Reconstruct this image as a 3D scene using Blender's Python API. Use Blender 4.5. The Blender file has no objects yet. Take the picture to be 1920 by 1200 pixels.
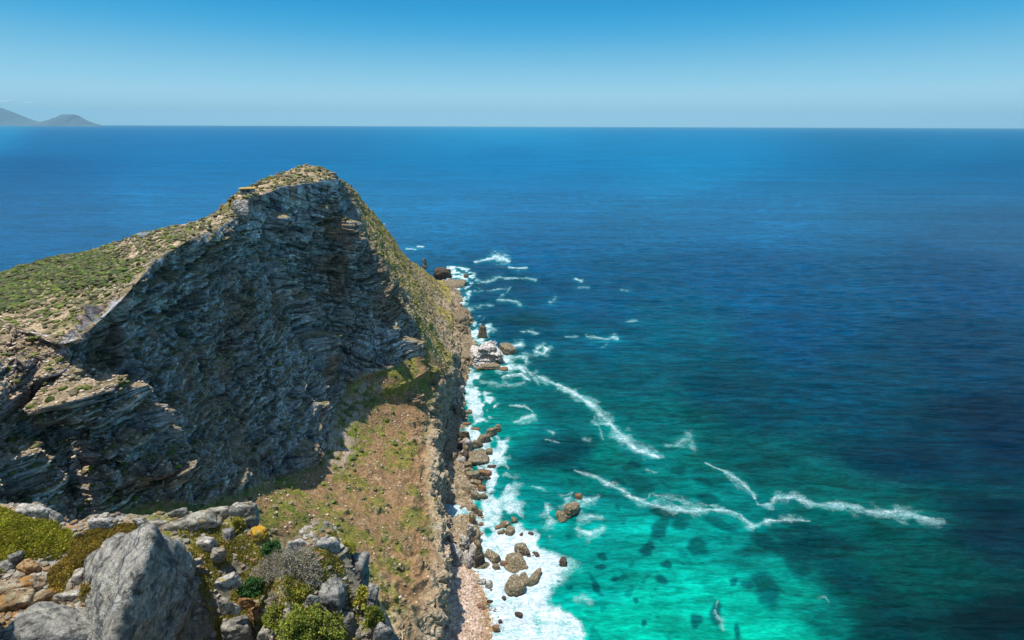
import bpy, bmesh, math, random
import numpy as np
from mathutils import Vector, Matrix
random.seed(7); RNG = np.random.default_rng(7)
R = math.radians
SC = bpy.context.scene
COL = SC.collection

# ------------------------------------------------------------------ camera maths
H = 235.0; FOC = 1000.0; P = math.atan(365/1000)
cP, sP = math.cos(P), math.sin(P)
def ray(u, v):
    a = (u-960)/FOC; b = (600-v)/FOC
    return a, cP+b*sP, -sP+b*cP
import time; T0_ = time.time()
def tick(m): print('TICK', m, round(time.time()-T0_, 1), flush=True)
def at(u, v, Z=0.0):
    x, y, z = ray(u, v); t = (Z-H)/z
    return (x*t, y*t, Z)
def att(u, v, t):
    x, y, z = ray(u, v); return (x*t, y*t, H+z*t)
def proj(p):
    x, y, z = p[..., 0], p[..., 1], p[..., 2]-H
    f = y*cP - z*sP; up = y*sP + z*cP
    f = np.where(np.abs(f) < 1e-3, 1e-3, f)
    return 960+x/f*FOC, 600-up/f*FOC, f

# ------------------------------------------------------------------ numpy noise
def _mixh(h):
    h = h ^ (h >> np.uint32(15)); h = h*np.uint32(2246822519); h = h ^ (h >> np.uint32(13)); h = h*np.uint32(3266489917); h = h ^ (h >> np.uint32(16))
    return (h >> np.uint32(8)).astype(np.float32)*np.float32(1/16777216.0)
def _u(a): return np.asarray(a).astype(np.int64).astype(np.uint32)
def hash2(i, j, seed=0):
    return _mixh(_u(i)*np.uint32(374761393)+_u(j)*np.uint32(668265263)+np.uint32(seed*1013904223 & 0xFFFFFFFF))
def hash1(i, seed=0): return hash2(i, np.zeros(1), seed)
def vn(p, seed=0):
    p = p.astype(np.float32, copy=False)
    f = np.floor(p); w = p-f; w = w*w*(3-2*w); i = f.astype(np.int32).view(np.uint32)
    A, B, C_ = np.uint32(374761393), np.uint32(668265263), np.uint32(2654435761)
    hx = i[..., 0]*A; hy = i[..., 1]*B; hz = i[..., 2]*C_+np.uint32(seed*1013904223 & 0xFFFFFFFF)
    wx, wy, wz = w[..., 0], w[..., 1], w[..., 2]
    def row(h):
        a = _mixh(h); return a+(_mixh(h+A)-a)*wx
    s00 = hx+hy+hz
    r0 = row(s00); r0 = r0+(row(s00+B)-r0)*wy
    s01 = s00+C_
    r1 = row(s01); r1 = r1+(row(s01+B)-r1)*wy
    return (r0+(r1-r0)*wz)*2-1
ROT = np.array([[0.36, 0.48, -0.8], [-0.8, 0.6, 0.0], [0.48, 0.64, 0.6]], dtype=np.float32)
def fbm(p, o=4, seed=0, gain=.5, ridged=False):
    s = 0; a = 1; n = 0; q = p.astype(np.float32)
    for k in range(o):
        v = vn(q, seed+k*13)
        if ridged: v = 1-2*np.abs(v)
        s = s+a*v; n += a; a *= gain; q = (q@ROT.T)*np.float32(2.03)+np.float32(11.3)
    return s/n
def sstep(a, b, x):
    t = np.clip((x-a)/(b-a), 0, 1); return t*t*(3-2*t)
def mix(a, b, w):
    return a+(b-a)*w
def mixc(a, b, w):
    return a+(np.asarray(b)-a)*w[..., None]

# ------------------------------------------------------------------ object helpers
def tag(o, label=None, cat=None, group=None, kind=None):
    if label: o['label'] = label
    if cat: o['category'] = cat
    if group: o['group'] = group
    if kind: o['kind'] = kind
    return o
def mesh_np(name, verts, faces, mat=None, attrs=None, smooth=False, parent=None):
    """verts (N,3); faces (M,3|4)"""
    me = bpy.data.meshes.new(name)
    V = np.ascontiguousarray(verts, dtype=np.float32); F = np.ascontiguousarray(faces, dtype=np.int32)
    n = F.shape[1]
    me.vertices.add(len(V)); me.vertices.foreach_set('co', V.ravel())
    me.loops.add(F.size); me.loops.foreach_set('vertex_index', F.ravel())
    me.polygons.add(len(F))
    me.polygons.foreach_set('loop_start', np.arange(0, F.size, n, dtype=np.int32))
    try: me.polygons.foreach_set('loop_total', np.full(len(F), n, dtype=np.int32))
    except Exception: pass
    me.update(calc_edges=True)
    me.polygons.foreach_set('use_smooth', np.full(len(F), smooth, dtype=bool))
    for k, a in (attrs or {}).items():
        a = np.asarray(a, dtype=np.float32)
        if a.ndim == 2:
            at_ = me.attributes.new(k, 'FLOAT_COLOR', 'POINT')
            at_.data.foreach_set('color', np.concatenate([a, np.ones((len(a), 1), np.float32)], 1).ravel())
        else:
            at_ = me.attributes.new(k, 'FLOAT', 'POINT'); at_.data.foreach_set('value', a)
    if mat: me.materials.append(mat)
    o = bpy.data.objects.new(name, me); COL.objects.link(o)
    if parent: o.parent = parent
    return o
def empty(name, loc, rz=0):
    o = bpy.data.objects.new(name, None); COL.objects.link(o)
    o.location = loc; o.rotation_euler = (0, 0, rz); return o
def grid_faces(n, m):
    a = (np.arange(n-1)[:, None]*m+np.arange(m-1)[None, :]).ravel()
    return np.stack([a, a+1, a+m+1, a+m], 1)
def grid_normals(G):
    du = np.gradient(G, axis=0); dv = np.gradient(G, axis=1)
    n = np.cross(dv, du); n /= np.linalg.norm(n, axis=-1, keepdims=True)+1e-9
    return n
def blur(A, k, axis):
    if k < 1: return A
    w = np.exp(-.5*(np.arange(-2*k, 2*k+1)/k)**2); w /= w.sum()
    pad = [(0, 0)]*A.ndim; pad[axis] = (2*k, 2*k)
    B = np.pad(A, pad, mode='edge'); out = 0; n = A.shape[axis]
    for i, ww in enumerate(w):
        sl = [slice(None)]*A.ndim; sl[axis] = slice(i, i+n); out = out+ww*B[tuple(sl)]
    return out

# ------------------------------------------------------------------ node helpers
class NT:
    def __init__(s, name):
        s.m = bpy.data.materials.new(name); s.m.use_nodes = True
        s.t = s.m.node_tree; s.t.nodes.clear()
        s.out = s.n('ShaderNodeOutputMaterial')
    def n(s, typ, inp=None, **kw):
        nd = s.t.nodes.new(typ)
        for k, v in kw.items(): setattr(nd, k, v)
        for k, v in (inp or {}).items(): s.set(nd.inputs[k], v)
        return nd
    def set(s, sock, v):
        if isinstance(v, bpy.types.NodeSocket): s.t.links.new(v, sock)
        elif hasattr(v, 'outputs'): s.t.links.new(v.outputs[0], sock)
        else:
            if sock.type == 'RGBA' and len(v) == 3: v = (*v, 1)
            sock.default_value = v
    def noise(s, vec, scale, detail=4, rough=.55, dist=0):
        return s.n('ShaderNodeTexNoise', {'Vector': vec, 'Scale': scale, 'Detail': detail, 'Roughness': rough, 'Distortion': dist}).outputs[0]
    def math(s, op, a, b=0.0, c=None, clamp=False):
        nd = s.n('ShaderNodeMath', operation=op, use_clamp=clamp); s.set(nd.inputs[0], a); s.set(nd.inputs[1], b)
        if c is not None: s.set(nd.inputs[2], c)
        return nd.outputs[0]
    def mix(s, f, a, b, bt='MIX'):
        nd = s.n('ShaderNodeMix', data_type='RGBA', blend_type=bt)
        s.set(nd.inputs[0], f); s.set(nd.inputs[6], a); s.set(nd.inputs[7], b); return nd.outputs[2]
    def ramp(s, v, a, b, lo=0.0, hi=1.0):
        nd = s.n('ShaderNodeMapRange', {'Value': v, 'From Min': a, 'From Max': b, 'To Min': lo, 'To Max': hi}, interpolation_type='SMOOTHSTEP'); return nd.outputs[0]
    def mapping(s, vec, scale=(1, 1, 1), rot=(0, 0, 0)):
        return s.n('ShaderNodeMapping', {'Vector': vec, 'Scale': scale, 'Rotation': rot}).outputs[0]
    def attr(s, name):
        return s.n('ShaderNodeAttribute', attribute_name=name)
    def bump(s, h, dist, strength=1.0, normal=None):
        nd = s.n('ShaderNodeBump', {'Height': h, 'Distance': dist, 'Strength': strength})
        if normal is not None: s.set(nd.inputs['Normal'], normal)
        return nd.outputs[0]
    def bsdf(s, col, rough=.85, normal=None, spec=.3, extra=None):
        b = s.n('ShaderNodeBsdfPrincipled', {'Base Color': col, 'Roughness': rough, 'Specular IOR Level': spec})
        if normal is not None: s.set(b.inputs['Normal'], normal)
        for k, v in (extra or {}).items(): s.set(b.inputs[k], v)
        s.t.links.new(b.outputs[0], s.out.inputs[0]); return s.m
def simple_mat(name, col, rough=.8, var=.25, scale=6.0, bump=.01):
    t = NT(name); co = t.n('ShaderNodeTexCoord').outputs['Object']
    n = t.noise(co, scale, 6, .6)
    c = t.mix(t.ramp(n, .3, .7), [c*(1-var) for c in col], [min(1, c*(1+var)) for c in col])
    return t.bsdf(c, rough, t.bump(n, bump))

# ------------------------------------------------------------------ materials
def make_terrain_mat():
    t = NT('headland_rock'); geo = t.n('ShaderNodeNewGeometry').outputs['Position']
    c = t.attr('Col').outputs['Color']; rk = t.attr('rocky').outputs['Fac']
    st = t.mapping(geo, (.35, .35, 1.6), (.12, -.10, 0))
    n1 = t.noise(geo, .9, 8, .62); n2 = t.noise(st, .7, 8, .65); n3 = t.noise(t.mapping(geo, (1.3, 1.3, .22)), .6, 6, .6)
    v = t.math('ADD', t.math('MULTIPLY', n1, .4), t.math('ADD', t.math('MULTIPLY', n2, .35), t.math('MULTIPLY', n3, .25)))
    g = t.ramp(v, .36, .64, .5, 1.5)
    comb = t.n('ShaderNodeCombineXYZ', {'X': g, 'Y': g, 'Z': g}).outputs[0]
    col = t.mix(1.0, c, comb, 'MULTIPLY')
    hgt = t.math('ADD', t.math('MULTIPLY', n1, .5), t.math('MULTIPLY', n2, t.math('MULTIPLY', rk, .9)))
    return t.bsdf(col, .92, t.bump(hgt, 1.1, .8), .15)
def make_rock_mat(name, base, dark, light, wet=False, guano=0.0, lichen=None, lich_amt=.5, scale=1.0, stain=None):
    t = NT(name); tc = t.n('ShaderNodeTexCoord'); co = tc.outputs['Object']; gp = t.n('ShaderNodeNewGeometry')
    pos = gp.outputs['Position']
    big = t.noise(pos, .45*scale, 5, .6); mid = t.noise(pos, 2.2*scale, 8, .65, .4); fine = t.noise(pos, 11*scale, 6, .7)
    col = t.mix(t.ramp(big, .35, .65), base, light)
    col = t.mix(t.ramp(mid, .58, .38), col, dark)
    g = t.math('MULTIPLY', t.ramp(fine, .3, .7, .66, 1.34), t.ramp(t.noise(t.mapping(pos, (1, 1, 3.2), (.25, .15, 0)), 1.3*scale, 7, .7, .6), .35, .62, .7, 1.2))
    col = t.mix(1.0, col, t.n('ShaderNodeCombineXYZ', {'X': g, 'Y': g, 'Z': g}).outputs[0], 'MULTIPLY')
    nz = t.n('ShaderNodeSeparateXYZ', {'Vector': gp.outputs['Normal']}).outputs[2]
    if stain: col = t.mix(t.ramp(t.noise(pos, .9*scale, 4, .6, .5), .52, .62), col, stain)
    if lichen: col = t.mix(t.math('MULTIPLY', t.ramp(t.noise(pos, 1.7*scale, 6, .7), .66-.25*lich_amt, .70-.2*lich_amt), t.ramp(nz, -.1, .5)), col, lichen)
    if guano: col = t.mix(t.math('MULTIPLY', t.ramp(t.noise(pos, .8*scale, 6, .7), .62-.3*guano, .66-.3*guano), t.ramp(nz, .1, .55)), col, (.72, .68, .64))
    rough = .9
    if wet:
        z = t.n('ShaderNodeSeparateXYZ', {'Vector': pos}).outputs[2]
        w = t.ramp(t.math('ADD', z, t.math('MULTIPLY', big, 1.4)), 1.0, 2.0)
        col = t.mix(w, (.055, .034, .026), col); rough = t.math('ADD', t.math('MULTIPLY', w, .45), .45)
    cr = t.n('ShaderNodeTexVoronoi', {'Vector': t.mapping(pos, (1, 1, 1.8)), 'Scale': .7*scale}, feature='DISTANCE_TO_EDGE').outputs[0]
    cr = t.math('ADD', cr, t.math('MULTIPLY', mid, .35)); crk = t.ramp(cr, .13, .20)
    col = t.mix(crk, t.mix(1.0, col, (.55, .5, .47), 'MULTIPLY'), col)
    h = t.math('ADD', t.math('MULTIPLY', mid, .6), t.math('ADD', t.math('MULTIPLY', fine, .25), t.math('MULTIPLY', crk, .18)))
    return t.bsdf(col, rough, t.bump(h, .5/scale, 1.0), .2)
def make_leaf_mat(name, trans=.25):
    t = NT(name); c = t.attr('Col').outputs['Color']
    b = t.n('ShaderNodeBsdfPrincipled', {'Base Color': c, 'Roughness': .6, 'Specular IOR Level': .25})
    tr = t.n('ShaderNodeBsdfTranslucent', {'Color': c})
    mx = t.n('ShaderNodeMixShader', {0: trans}); t.t.links.new(b.outputs[0], mx.inputs[1]); t.t.links.new(tr.outputs[0], mx.inputs[2])
    t.t.links.new(mx.outputs[0], t.out.inputs[0]); return t.m
M_TERR = make_terrain_mat()
M_LEAF = make_leaf_mat('foliage')
M_STONE = make_leaf_mat('loose_stone', 0.0)
ico = bmesh.new(); bmesh.ops.create_icosphere(ico, subdivisions=1, radius=1); ico.verts.ensure_lookup_table()
IV = np.array([v.co[:] for v in ico.verts]); IF = np.array([[v.index for v in f.verts] for f in ico.faces]); ico.free()
ico = bmesh.new(); bmesh.ops.create_icosphere(ico, subdivisions=2, radius=1); ico.verts.ensure_lookup_table()
IV2 = np.array([v.co[:] for v in ico.verts]); IF2 = np.array([[v.index for v in f.verts] for f in ico.faces]); ico.free()
# ================================================================== HEADLAND
# control net: stations (near -> far) x features
# 0 far-side sea,1 far-side slope,2 skyline,3 plateau,4 rim,5 upper band base,6,7 face,8 foot,9 talus,10 sea-cliff edge,11 base,12 shore,13 sea bed
def p(u, v, Z): return at(u, v, Z)
def q(u, v, Y):
    x, y, z = ray(u, v); t = Y/y; return (x*t, Y, H+z*t)
ST = [
 [(-360,-60,0),(-280,-50,90),(-150,-40,192),(-110,-40,186),(-80,-40,172),(-74,-40,160),(-66,-38,140),(-60,-36,115),(-54,-34,92),(-40,-30,62),(-22,-28,38),(-16,-26,4),(12,-20,-3),(22,-20,-6)],
 [(-380,50,0),(-300,55,90),(-150,50,196),(-110,50,188),(-84,52,170),(-80,54,158),(-72,58,136),(-66,60,112),(-60,64,92),(-45,70,62),(-27,75,38),(-22,78,4),(8,85,-3),(20,85,-6)],
 [(-400,110,0),(-330,115,90),(-205,108,182),(-175,112,176),(-142,112,166),(-141,110,160),(-140,111,150),(-139,112,136),(-134,114,112),(-62,118,70),(-34,124,36),(-29,126,4),(1,132,-3),(14,132,-6)],
 [(-420,150,0),(-350,155,90),(-228,150,182),(-196,150,180),(-150,140,166),(-149.5,140,158),(-148,140,146),(-146,140,132),(-141,141,114),(-80,150,75),(-36,155,36),(-32,157,5),(8,162,-2),(12,162,-6)],
 [(-430,190,0),(-380,195,90),(-262,186,168),(-214,180,171),p(30,610,169),p(70,665,166),(-147,154,153),(-141,152,136),(-127,154,111),p(470,985,84),(-37,168,36),(-34,170,5),(4,176,-2),(8,176,-6)],
 [(-440,230,0),(-390,235,80),p(-60,540,160),p(40,590,166),p(105,648,170),p(128,668,166),p(185,765,148),p(250,860,126),p(340,945,104),p(540,1010,74),p(815,1140,34),(-34.5,181,5),(4,190,-2),(8,190,-6)],
 [(-450,270,0),(-400,270,80),p(0,514,157),p(85,575,167),p(150,640,172),p(158,655,166),p(205,740,148),p(275,850,124),p(380,945,100),p(575,1005,70),p(822,1100,32),(-35,194,5),(2,200,-2),(8,200,-6)],
 [(-440,300,0),(-380,300,80),p(90,487,163),p(150,540,171),p(228,566,180),p(232,590,172),p(290,700,148),p(375,820,118),p(460,920,92),p(630,985,64),p(824,1050,31),(-37,215,5),(-3,222,-2),(6,222,-6)],
 [(-410,310,0),(-350,310,80),p(180,470,170),p(235,498,178),q(292,492,196),q(298,520,198),q(350,640,209),q(425,780,215),q(510,895,220),p(660,940,52),p(818,985,31),(-39,238,4.5),(-11,245,-2),(2,245,-6)],
 [(-390,310,0),(-330,310,90),p(270,438,182),p(300,452,187),q(345,458,216),q(352,495,218),q(410,620,228),q(485,750,234),q(560,885,231),p(680,890,52),p(812,930,33),(-42,262,4.5),(-20,268,-2),(0,268,-6)],
 [(-380,315,0),(-310,315,90),p(360,419,188),q(372,430,250),q(400,436,235),q(408,475,237),q(470,600,246),q(550,720,252),q(605,860,248),p(700,850,53),p(806,880,36),(-45,290,4.5),(-23,292,-2),(-5,292,-6)],
 [(-370,320,0),(-300,320,90),q(435,396,272),q(440,402,264),q(448,410,262),q(455,455,264),q(520,570,275),q(590,690,283),q(628,780,277),p(710,800,56),p(805,835,39),(-48,312,5),(-27,318,-2),(-12,318,-6)],
 [(-369,321,0),(-298,321,92),q(438,393,278),q(443,399,271),q(449,408,264),q(455,455,264),q(524,572,280),q(592,690,282),q(629,778,282),p(711,798,56),p(805,833,39),(-48,314,5),(-27,320,-2),(-12,320,-6)],
 [(-366,322,0),(-290,322,100),q(442,366,281),q(446,370,275),q(452,378,268),q(458,455,270),q(540,570,288),q(600,685,296),q(637,750,295),p(715,770,62),p(806,810,41),(-50,322,5),(-29,330,-2),(-15,330,-6)],
 [(-362,325,0),(-285,325,110),q(475,348,303),q(485,358,294),q(495,366,286),q(500,448,288),q(570,560,304),q(625,675,308),q(650,725,302),p(720,750,65),p(808,785,46),(-52,332,5),(-31,344,-2),(-18,344,-6)],
 [(-350,335,0),(-270,335,110),q(525,326,326),q(528,338,313),q(532,352,301),q(540,430,304),q(612,540,318),q(665,650,320),q(680,706,310),p(735,732,71),p(812,758,50),(-54,344,5),(-34,366,-2),(-20,372,-6)],
 [(-340,345,0),(-260,345,110),q(575,309,350),q(580,320,334),q(588,345,318),q(594,405,321),q(660,520,333),q(710,620,332),q(735,690,322),p(765,720,72),p(820,730,53),(-56,366,5),(-38,390,-2),(-22,395,-6)],
 [(-335,350,0),(-255,350,110),q(608,316,358),q(612,324,347),q(628,336,334),q(640,395,336),q(695,500,347),q(745,595,352),q(778,668,348),p(800,698,73),p(830,706,48),(-57,386,5),(-42,410,-2),(-24,420,-6)],
 [(-330,356,0),(-250,356,110),q(626,330,364),q(632,336,356),q(640,346,347),q(656,395,348),q(712,500,352),q(758,590,358),q(790,655,364),p(812,685,66),p(838,698,47),p(850,722,5),p(872,722,-2),p(885,722,-6)],
 [(-325,370,0),(-250,370,105),q(640,342,372),q(646,350,373),q(655,375,376),p(672,412,175),p(722,505,142),p(768,590,108),p(798,645,77),p(820,672,60),p(842,688,40),p(856,700,5),p(880,705,-2),p(890,705,-6)],
 [(-320,400,0),(-250,400,100),p(655,354,180),p(664,368,175),p(680,395,163),p(697,430,150),p(742,515,119),p(782,590,88),p(806,632,64),p(825,655,48),p(846,668,28),p(864,680,4),p(884,682,-3),p(900,682,-6)],
 [(-315,450,0),(-250,450,85),p(690,392,143),p(696,402,138),p(708,425,128),p(722,455,114),p(757,520,88),p(791,580,63),p(812,612,46),p(829,632,34),p(848,645,20),p(866,652,3),p(892,655,-3),p(905,655,-6)],
 [(-305,520,0),(-250,520,70),p(722,432,108),p(727,440,105),p(737,458,97),p(748,480,86),p(772,525,66),p(798,565,46),p(815,588,33),p(831,604,24),p(848,612,14),p(864,618,3),p(884,620,-3),p(900,620,-6)],
 [(-290,620,0),(-240,620,50),p(742,464,72),p(746,470,70),p(754,482,64),p(763,494,57),p(783,524,43),p(804,550,30),p(819,566,21),p(832,578,15),p(846,584,9),p(858,588,3),p(874,590,-3),p(890,590,-6)],
 [(-270,720,0),(-230,720,30),p(765,488,42),p(769,492,40),p(775,500,36),p(782,508,32),p(797,526,24),p(812,541,17),p(824,550,12),p(834,556,9),p(844,560,6),p(853,562,3),p(868,564,-3),p(884,564,-6)],
 [(-240,800,0),(-210,800,14),p(790,505,16),p(794,508,16),p(800,513,15),p(805,517,14),p(814,526,11),p(822,532,8),p(829,536,6),p(835,539,5),p(841,541,3.5),p(846,542,2),p(858,544,-3),p(870,544,-6)],
 [(-225,860,-6),(-200,860,-6),(-190,860,-6),(-180,860,-6),(-172,860,-6),(-165,860,-6),(-158,860,-6),(-150,860,-6),(-140,860,-6),(-130,860,-6),(-120,860,-6),(-110,860,-6),(-100,860,-6),(-95,860,-6)],
]
N0 = np.array(ST, dtype=np.float64)                     # (S,14,3)
# columns per station interval, rows per feature interval
segc = []
for k in range(len(N0)-1):
    L = np.median(np.linalg.norm(N0[k+1, 3:11]-N0[k, 3:11], axis=1)); dist = N0[k, 7, 1]
    step = 2.5 if k < 2 else (.55 if dist < 330 else .9)
    segc.append(int(max(10, L/step)))
print('TERR', sum(segc), segc)
segr = [8, 16, 60, 60, 60, 95, 105, 90, 85, 85, 85, 50, 8]
ci = np.concatenate([k+np.arange(n)/n for k, n in enumerate(segc)]+[[len(N0)-1]])
ri = np.concatenate([k+np.arange(n)/n for k, n in enumerate(segr)]+[[13.0]])
def lin(A, x, axis):
    i = np.minimum(x.astype(int), A.shape[axis]-2); w = x-i
    a = np.take(A, i, axis); b = np.take(A, i+1, axis); sh = [1]*A.ndim; sh[axis] = -1
    return a+(b-a)*w.reshape(sh)
G = lin(lin(N0, ci, 0), ri, 1)
nearc = int(sum(segc[:2]))
G2 = blur(G, 3, 0); G2 = blur(G2, 1, 1)
G = G2
CI = np.broadcast_to(ci[:, None], G.shape[:2]); RI = np.broadcast_to(ri[None, :], G.shape[:2])
NB = blur(blur(grid_normals(G), 6, 0), 6, 1); NB /= np.linalg.norm(NB, axis=-1, keepdims=True)
if NB[..., 0].mean() < 0: NB = -NB
# ---- rocky mask
face = sstep(3.85, 4.02, RI)*(1-sstep(7.85, 8.15, RI))
seac = sstep(9.9, 10.1, RI)*(1-sstep(10.95, 11.3, RI))
shore = sstep(10.9, 11.1, RI)
west = sstep(18.2, 19.6, CI)                                # west flank beyond the arete
X3 = G.copy()
big = fbm(X3/38+5, 3, 11)
wm = fbm(X3*np.array([1/26, 1/60, 1/40])+3, 3, 31)
westrock = np.clip(.30+1.7*wm, .04, 1)
rocky = np.maximum(face, seac)
rocky = mix(rocky, np.clip(np.maximum(westrock, seac*.9), 0, 1)*sstep(1.8, 2.2, RI), west)
talus = sstep(7.9, 8.1, RI)*(1-sstep(9.85, 10.05, RI))*(1-west)
ribs = sstep(.15, .5, fbm(X3/9+20, 3, 51))*talus*sstep(8.7, 9.9, RI)   # rocky ribs near the lower edge
rocky = np.maximum(rocky, ribs*.9)
near_spur = (1-sstep(5.4, 6.2, CI))
# ---- displacement
qq = X3+np.stack([fbm(X3/17+k*9, 2, 60+k)*1.6 for k in range(3)], -1)
d1 = fbm(qq/24, 3, 71, .55, True)*3.6
d1 = d1+fbm(qq/9.5+7, 3, 81, .55, True)*1.3
# bedding: steps in height, dipping towards the sea
hb = X3[..., 2]-.20*X3[..., 1]*(1-sstep(13, 17, CI)*.5)-.05*X3[..., 0]+fbm(X3/60, 2, 90)*4+fbm(X3/18, 2, 91)*1.0
def blocks(h, s, th, wd, seed):
    i = np.floor(h/th); f = h/th-i
    s2 = s/wd+hash1(i, seed)*7; j = np.floor(s2)
    return hash2(i, j, seed+1), f
s_al = X3[..., 1]*.8+X3[..., 0]*.6+fbm(X3/9, 2, 92)*.9
b1, f1 = blocks(hb, s_al, 4.2, 5.5, 5)
b2, f2 = blocks(hb+.7*vn(X3/5, 4), s_al+.5*vn(X3/3, 8), 1.5, 2.2, 9)
b3, f3 = blocks(hb+.3*vn(X3/2, 6), s_al*1.0+.3*vn(X3/2, 7), .8, 1.3, 15)
bed = (vn(np.stack([hb/2.6, hb*0+.5, X3[..., 1]/70], -1), 77))*1.3+(vn(np.stack([hb/.95, hb*0+9.5, X3[..., 1]/50], -1), 78))*.6
fine = fbm(X3/2.1, 3, 95)*.55
dr = -1.0*face-3.0*face*np.sin(np.clip((RI-4)/4, 0, 1)*np.pi)+d1+(b1-.5)*3.3+(b2-.5)*1.8+(b3-.5)*.7+bed+fine
dsoft = fbm(X3/14, 3, 101)*1.1+fbm(X3/3.2, 3, 102)*.42+np.abs(fbm(X3/1.3, 2, 103))*.25
amp = rocky*np.where(CI < 2, .3, 1)
edgefade = sstep(3.9, 4.25, RI)*face+(1-face)
amp2 = amp*np.where(face > .5, .35+.65*edgefade, 1)
amp2 = mix(amp2, amp2*.75, west)
amp2 = amp2*np.where((RI > 3.95) & (RI < 5.05) & (CI > 11.8) & (CI < 18), .42, 1)   # summit wall is flatter
rib_ = fbm(np.stack([X3[..., 0]/30, X3[..., 1]/17, X3[..., 2]/45], -1)+4, 3, 131, .5, True)
seab = sstep(9.3, 9.95, RI)*(1-sstep(11.0, 11.4, RI))*(1-west)
disp = seab*(fbm(X3/np.array([12., 12, 40])+8, 3, 133, .55, True)*4.2-.6)+west*sstep(2, 3.2, RI)*(1-seac)*(rib_*5.5-.5)+dr*amp2+dsoft*(1-rocky*.6)*np.where(RI < 3.9, .55, 1)
disp = disp*(1-sstep(11.2, 11.9, RI)*.7)
disp = disp+shore*(fbm(X3/7+2, 4, 105, .55, True)*2.6+1.0)*(1-sstep(12.2, 13, RI))*sstep(7.5, 9.5, CI)
butt = fbm(np.stack([s_al/13, s_al*0+3, X3[..., 2]/60], -1), 3, 141, .55, True)*4.6-.8
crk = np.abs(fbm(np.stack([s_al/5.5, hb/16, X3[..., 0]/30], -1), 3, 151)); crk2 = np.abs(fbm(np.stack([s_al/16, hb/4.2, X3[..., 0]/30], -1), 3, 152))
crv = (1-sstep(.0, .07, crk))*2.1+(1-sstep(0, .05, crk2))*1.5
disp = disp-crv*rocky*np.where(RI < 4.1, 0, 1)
hol = sstep(.25, .5, fbm(X3/np.array([14., 14, 9])+31, 3, 153))
disp = disp-hol*2.8*face
disp = disp+butt*face*(1-west)*np.where((RI < 5.05), .35, 1)*(CI > 4)
X4 = X3+NB*disp[..., None]
# ---- named bumps and hollows, measured from the photograph (u, v, radius, out, below-stretch)
U, V, D = proj(X3)
BUMPS = [ # ledges that catch the sun on the dark wall
 (592,628,8,8.5,3.0),(540,522,6,5.5,2.5),(560,555,6,6,2.5),(515,490,4.5,4.5,2.5),(590,575,5,5,2.2),(518,408,5.5,5.5,1.6),(640,420,6,5,2),(600,392,5,4.0,2),
 (565,838,6,6.5,2.2),(588,758,4,4.5,2.0),(602,705,3,3.5,2.2),(680,690,3,2.5,2),(765,640,5,5,2),(735,612,4,3.5,2),(640,412,6,4,2.5),(655,445,6,5,4),
 (780,668,6,5,2.2),(810,690,5,4,2),(805,600,5,3,2),
 (120,690,6,5,2.5),(155,715,6,6,3),(200,720,5,5,3),(235,765,6,6.5,3.5),(200,832,6,5,3.5),(282,790,4,5,3),(300,870,5,5,3.5),(262,860,5,5,3),(170,880,4,4,3),
 (340,845,4,4,3),(30,850,5,5,4),(435,960,5,4,3),(640,960,3,2.5,2),(770,1070,4,3,4),(700,1130,3,2.5,4),
]
for (u, v, r, out, st) in BUMPS:
    out = out*(1.55 if v < 880 and u > 300 else 2.0)
    m = (np.hypot(U-u, V-v) < 14) & (D > 20) & (RI > 3) & (RI < 11)
    if not m.any(): continue
    dm = D[m].min(); mm = m & (D < dm+25)
    c = X3[mm].mean(0)
    dx = X3-c; hz = dx[..., 2]; hor = np.hypot(dx[..., 0], dx[..., 1])
    vz = np.where(hz > 0, hz/(r*.35), -hz/(r*st))
    w = np.exp(-(hor/r)**4)*np.exp(-np.abs(vz)**2.5)*(D > dm-30)
    w = w*(1+.25*vn(X3/2.0, 33))
    od = NB*np.array([1, 1, .15]); X4 = X4+od*(w*out)[..., None]
HOLLOWS = [(175,670,9,-7),(330,600,9,-7),(305,590,7,-6),(640,605,6,-6),(720,660,10,-5),(455,690,5,-4),(690,500,6,-4),(760,560,8,-3),(845,950,9,-7),(640,830,4,-2),(835,1010,6,-4)]
for (u, v, r, out) in HOLLOWS:
    m = (np.hypot(U-u, V-v) < 14) & (D > 20) & (RI > 3.9) & (RI < 12)
    if not m.any(): continue
    c = X3[m & (D < D[m].min()+25)].mean(0); dd = np.linalg.norm(X3-c, axis=-1)
    X4 = X4+NB*(np.exp(-(dd/r)**2)*out)[..., None]
TG = X4; tick("disp")
TN = grid_normals(TG)
if TN[..., 2].mean() < 0: TN = -TN
U, V, D = proj(TG); TU, TV, TD = U, V, D
# ---- albedo
def uvm(u, v, ru, rv, soft=.5, wob=.35):
    w = fbm(TG/9+u*.01, 3, 201)*wob
    return 1-sstep(1-soft, 1+soft*.3, np.hypot((U-u)/ru, (V-v)/rv)+w)
nA = fbm(TG/30, 4, 211); nB = fbm(TG/9, 4, 212); nC = fbm(TG/3, 4, 213); nD = fbm(TG/1.1, 3, 214)
vst = fbm(TG*np.array([1/4, 1/4, 1/28]), 4, 215)                  # vertical streaks
bst = fbm(np.stack([TG[..., 0]/14, TG[..., 1]/14, hb/1.6], -1), 4, 216)   # bedding streaks
ones = np.ones(RI.shape)
rock = ones[..., None]*np.array([.45, .44, .44])
rock = mixc(rock, (.85, .86, .88), sstep(-.02, .30, nB*.5+nC*.55+.35*nA+.2*vst-.02)*.85*(1-sstep(.2, .45, TN[..., 2])))
rock = mixc(rock, (.13, .14, .16), sstep(.05, .35, vst*.8+bst*.4)*.6)
rock = mixc(rock, (.38, .22, .15), sstep(-.02, .24, nB*.6-nA*.7+vst*.3-.03)*.8)
rock = mixc(rock, (.04, .045, .055), sstep(.08, .34, bst+.3*nD)*.75)
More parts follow.
